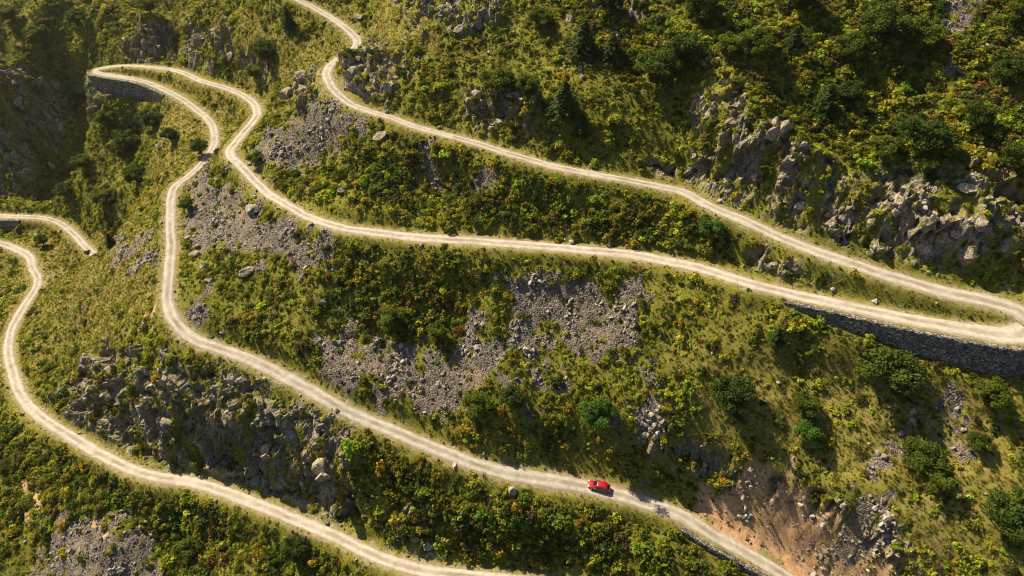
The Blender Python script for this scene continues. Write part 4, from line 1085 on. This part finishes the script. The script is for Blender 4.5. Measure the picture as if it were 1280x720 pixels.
def poly_part(name, pts, mat, parent, th=.015):
    """a thin curved pane through a closed outline"""
    bm = bmesh.new(); vs_ = [bm.verts.new(p) for p in pts]; f = bm.faces.new(vs_); bm.normal_update(); r = bmesh.ops.extrude_face_region(bm, geom=[f]); n = f.normal.copy()
    for e in r['geom']:
        if isinstance(e, bmesh.types.BMVert): e.co += n*th
    bmesh.ops.recalc_face_normals(bm, faces=bm.faces[:]); me = bpy.data.meshes.new(name); bm.to_mesh(me); bm.free(); me.materials.append(mat); return link(bpy.data.objects.new(name, me), parent)
def ellipsoid(name, loc, s, mat, parent):
    bm = bmesh.new(); bmesh.ops.create_uvsphere(bm, u_segments=16, v_segments=10, radius=1); me = bpy.data.meshes.new(name)
    for v in bm.verts: v.co = Vector((v.co.x*s[0], v.co.y*s[1], v.co.z*s[2]))+Vector(loc)
    bm.to_mesh(me); bm.free(); me.materials.append(mat)
    for p in me.polygons: p.use_smooth = True
    return link(bpy.data.objects.new(name, me), parent)
car = link(bpy.data.objects.new('red_car', None)); tag(car, 'small glossy red car with dark windows driving on the pale gravel road', 'car')
# +x is the front
loft('body', [(-2.12,.55,.38,.70),(-2.05,.76,.26,.86),(-1.75,.86,.22,.93),(-1.1,.90,.20,.94),(-.2,.905,.20,.93),(.75,.90,.20,.92),(1.2,.88,.20,.86),(1.7,.83,.22,.76),(2.0,.72,.26,.66),(2.12,.52,.34,.56)], M_paint, car)
loft('roof', [(-1.72,.60,.80,1.02),(-1.45,.66,.80,1.28),(-1.0,.69,.80,1.42),(-.35,.70,.80,1.47),(.20,.68,.80,1.43),(.45,.66,.80,1.34),(.80,.66,.80,1.10),(1.10,.64,.78,.94)], M_paint, car, power=4)
poly_part('windscreen', [(1.10,-.56,.925),(1.10,.56,.925),(.50,.50,1.33),(.50,-.50,1.33)], M_glass, car, .02)
poly_part('rear_window', [(-1.74,.50,1.02),(-1.74,-.50,1.02),(-1.44,-.52,1.30),(-1.44,.52,1.30)], M_glass, car, .02)
for sy in (-1, 1):
    for x0, x1, x2, x3 in ((-.28, .86, .40, -.28), (-1.35, -.36, -.36, -1.22)):
        pts = [(x0, sy*.725, .95), (x1, sy*.715, .95), (x2, sy*.675, 1.33), (x3, sy*.685, 1.35)]
        g = poly_part('side_window', pts if sy < 0 else pts[::-1], M_glass, car, .012)
    d = loft('wing_mirror', [(.62, .02, .93, .97), (.70, .09, .90, 1.03), (.80, .08, .91, 1.02), (.84, .02, .94, .98)], M_paint, car, 10); d.location = (0, sy*.98, 0)
    ellipsoid('headlight', (1.93, sy*.60, .60), (.16, .16, .08), M_lampw, car); ellipsoid('tail_light', (-2.03, sy*.64, .76), (.08, .14, .09), M_lampr, car)
    for hx in (-.55, .28):
        h = loft('door_handle', [(hx-.09, .012, .80, .82), (hx-.06, .022, .79, .83), (hx+.06, .022, .79, .83), (hx+.09, .012, .80, .82)], M_plastic, car, 8); h.location = (0, sy*.915, 0)
    for wx in (-1.32, 1.33):
        bm = bmesh.new(); bmesh.ops.create_cone(bm, cap_ends=True, segments=32, radius1=.32, radius2=.32, depth=.22); bmesh.ops.bevel(bm, geom=[e for e in bm.edges if e.is_boundary or len(e.link_faces) == 2 and e.calc_face_angle() > 1], offset=.04, segments=2, affect='EDGES')
        me = bpy.data.meshes.new('tyre'); bm.to_mesh(me); bm.free(); me.materials.append(M_rubber)
        w = link(bpy.data.objects.new('wheel', None), car); w.location = (wx, sy*.80, .32); w.rotation_euler = (math.pi/2, 0, 0); link(bpy.data.objects.new('tyre', me), w)
        bm = bmesh.new(); bmesh.ops.create_cone(bm, cap_ends=True, segments=5, radius1=.2, radius2=.2, depth=.24); bmesh.ops.create_cone(bm, cap_ends=True, segments=24, radius1=.21, radius2=.21, depth=.225)
        me = bpy.data.meshes.new('rim'); bm.to_mesh(me); bm.free(); me.materials.append(M_alloy); link(bpy.data.objects.new('rim', me), w)
for bx, nm in ((2.10, 'front_bumper'), (-2.10, 'rear_bumper')):
    loft(nm, [(bx-.06, .50, .24, .40), (bx, .62, .24, .40), (bx+.05*np.sign(bx), .50, .27, .37)], M_plastic, car)
poly_part('number_plate', [(2.17,-.24,.36),(2.17,.24,.36),(2.17,.24,.46),(2.17,-.24,.46)], M_plate, car); poly_part('number_plate', [(-2.16,.24,.50),(-2.16,-.24,.50),(-2.16,-.24,.61),(-2.16,.24,.61)], M_plate, car)
RC = ROADS['C']; j = int(np.argmin(np.abs(RC['px'][:, 0]-746)+(RC['px'][:, 1] < 500)*999)); t = -RC['t'][j]; nrm = RC['n'][j]
p = RC['p'][j]+np.array([nrm[0], nrm[1], 0])*.35; gr = (RC['p'][j-4, 2]-RC['p'][j+4, 2])/4.0
car.scale = (.94, .94, .94); car.location = (p[0], p[1], RC['p'][j, 2]+CAM_Z+.02); car.rotation_euler = (0, -math.atan(gr), math.atan2(t[1], t[0])+math.radians(-1))

# ------------------------------------------------------------------ the hazy air
bm = bmesh.new(); bmesh.ops.create_cube(bm, size=1.0)
lo_, hi_ = Vector((-440, -60, float(GV[:, 2].min())-1)), Vector((440, 640, max(CAM_Z, float(GV[:, 2].max()))+8))
for v in bm.verts: v.co = Vector([lo_[k]+(v.co[k]+.5)*(hi_[k]-lo_[k]) for k in range(3)])
me = bpy.data.meshes.new('haze'); bm.to_mesh(me); bm.free()
hm = bpy.data.materials.new('haze'); hm.use_nodes = True; hn = hm.node_tree; hn.nodes.clear(); ho = hn.nodes.new('ShaderNodeOutputMaterial'); pv = hn.nodes.new('ShaderNodeVolumePrincipled')
pv.inputs['Color'].default_value = (1.0, .96, .88, 1); pv.inputs['Density'].default_value = .00006; pv.inputs['Anisotropy'].default_value = .6
hn.links.new(pv.outputs[0], ho.inputs['Volume']); me.materials.append(hm)
hz = link(bpy.data.objects.new('haze', me)); hz['kind'] = 'stuff'; hz['label'] = 'thin warm haze filling the air of the valley'
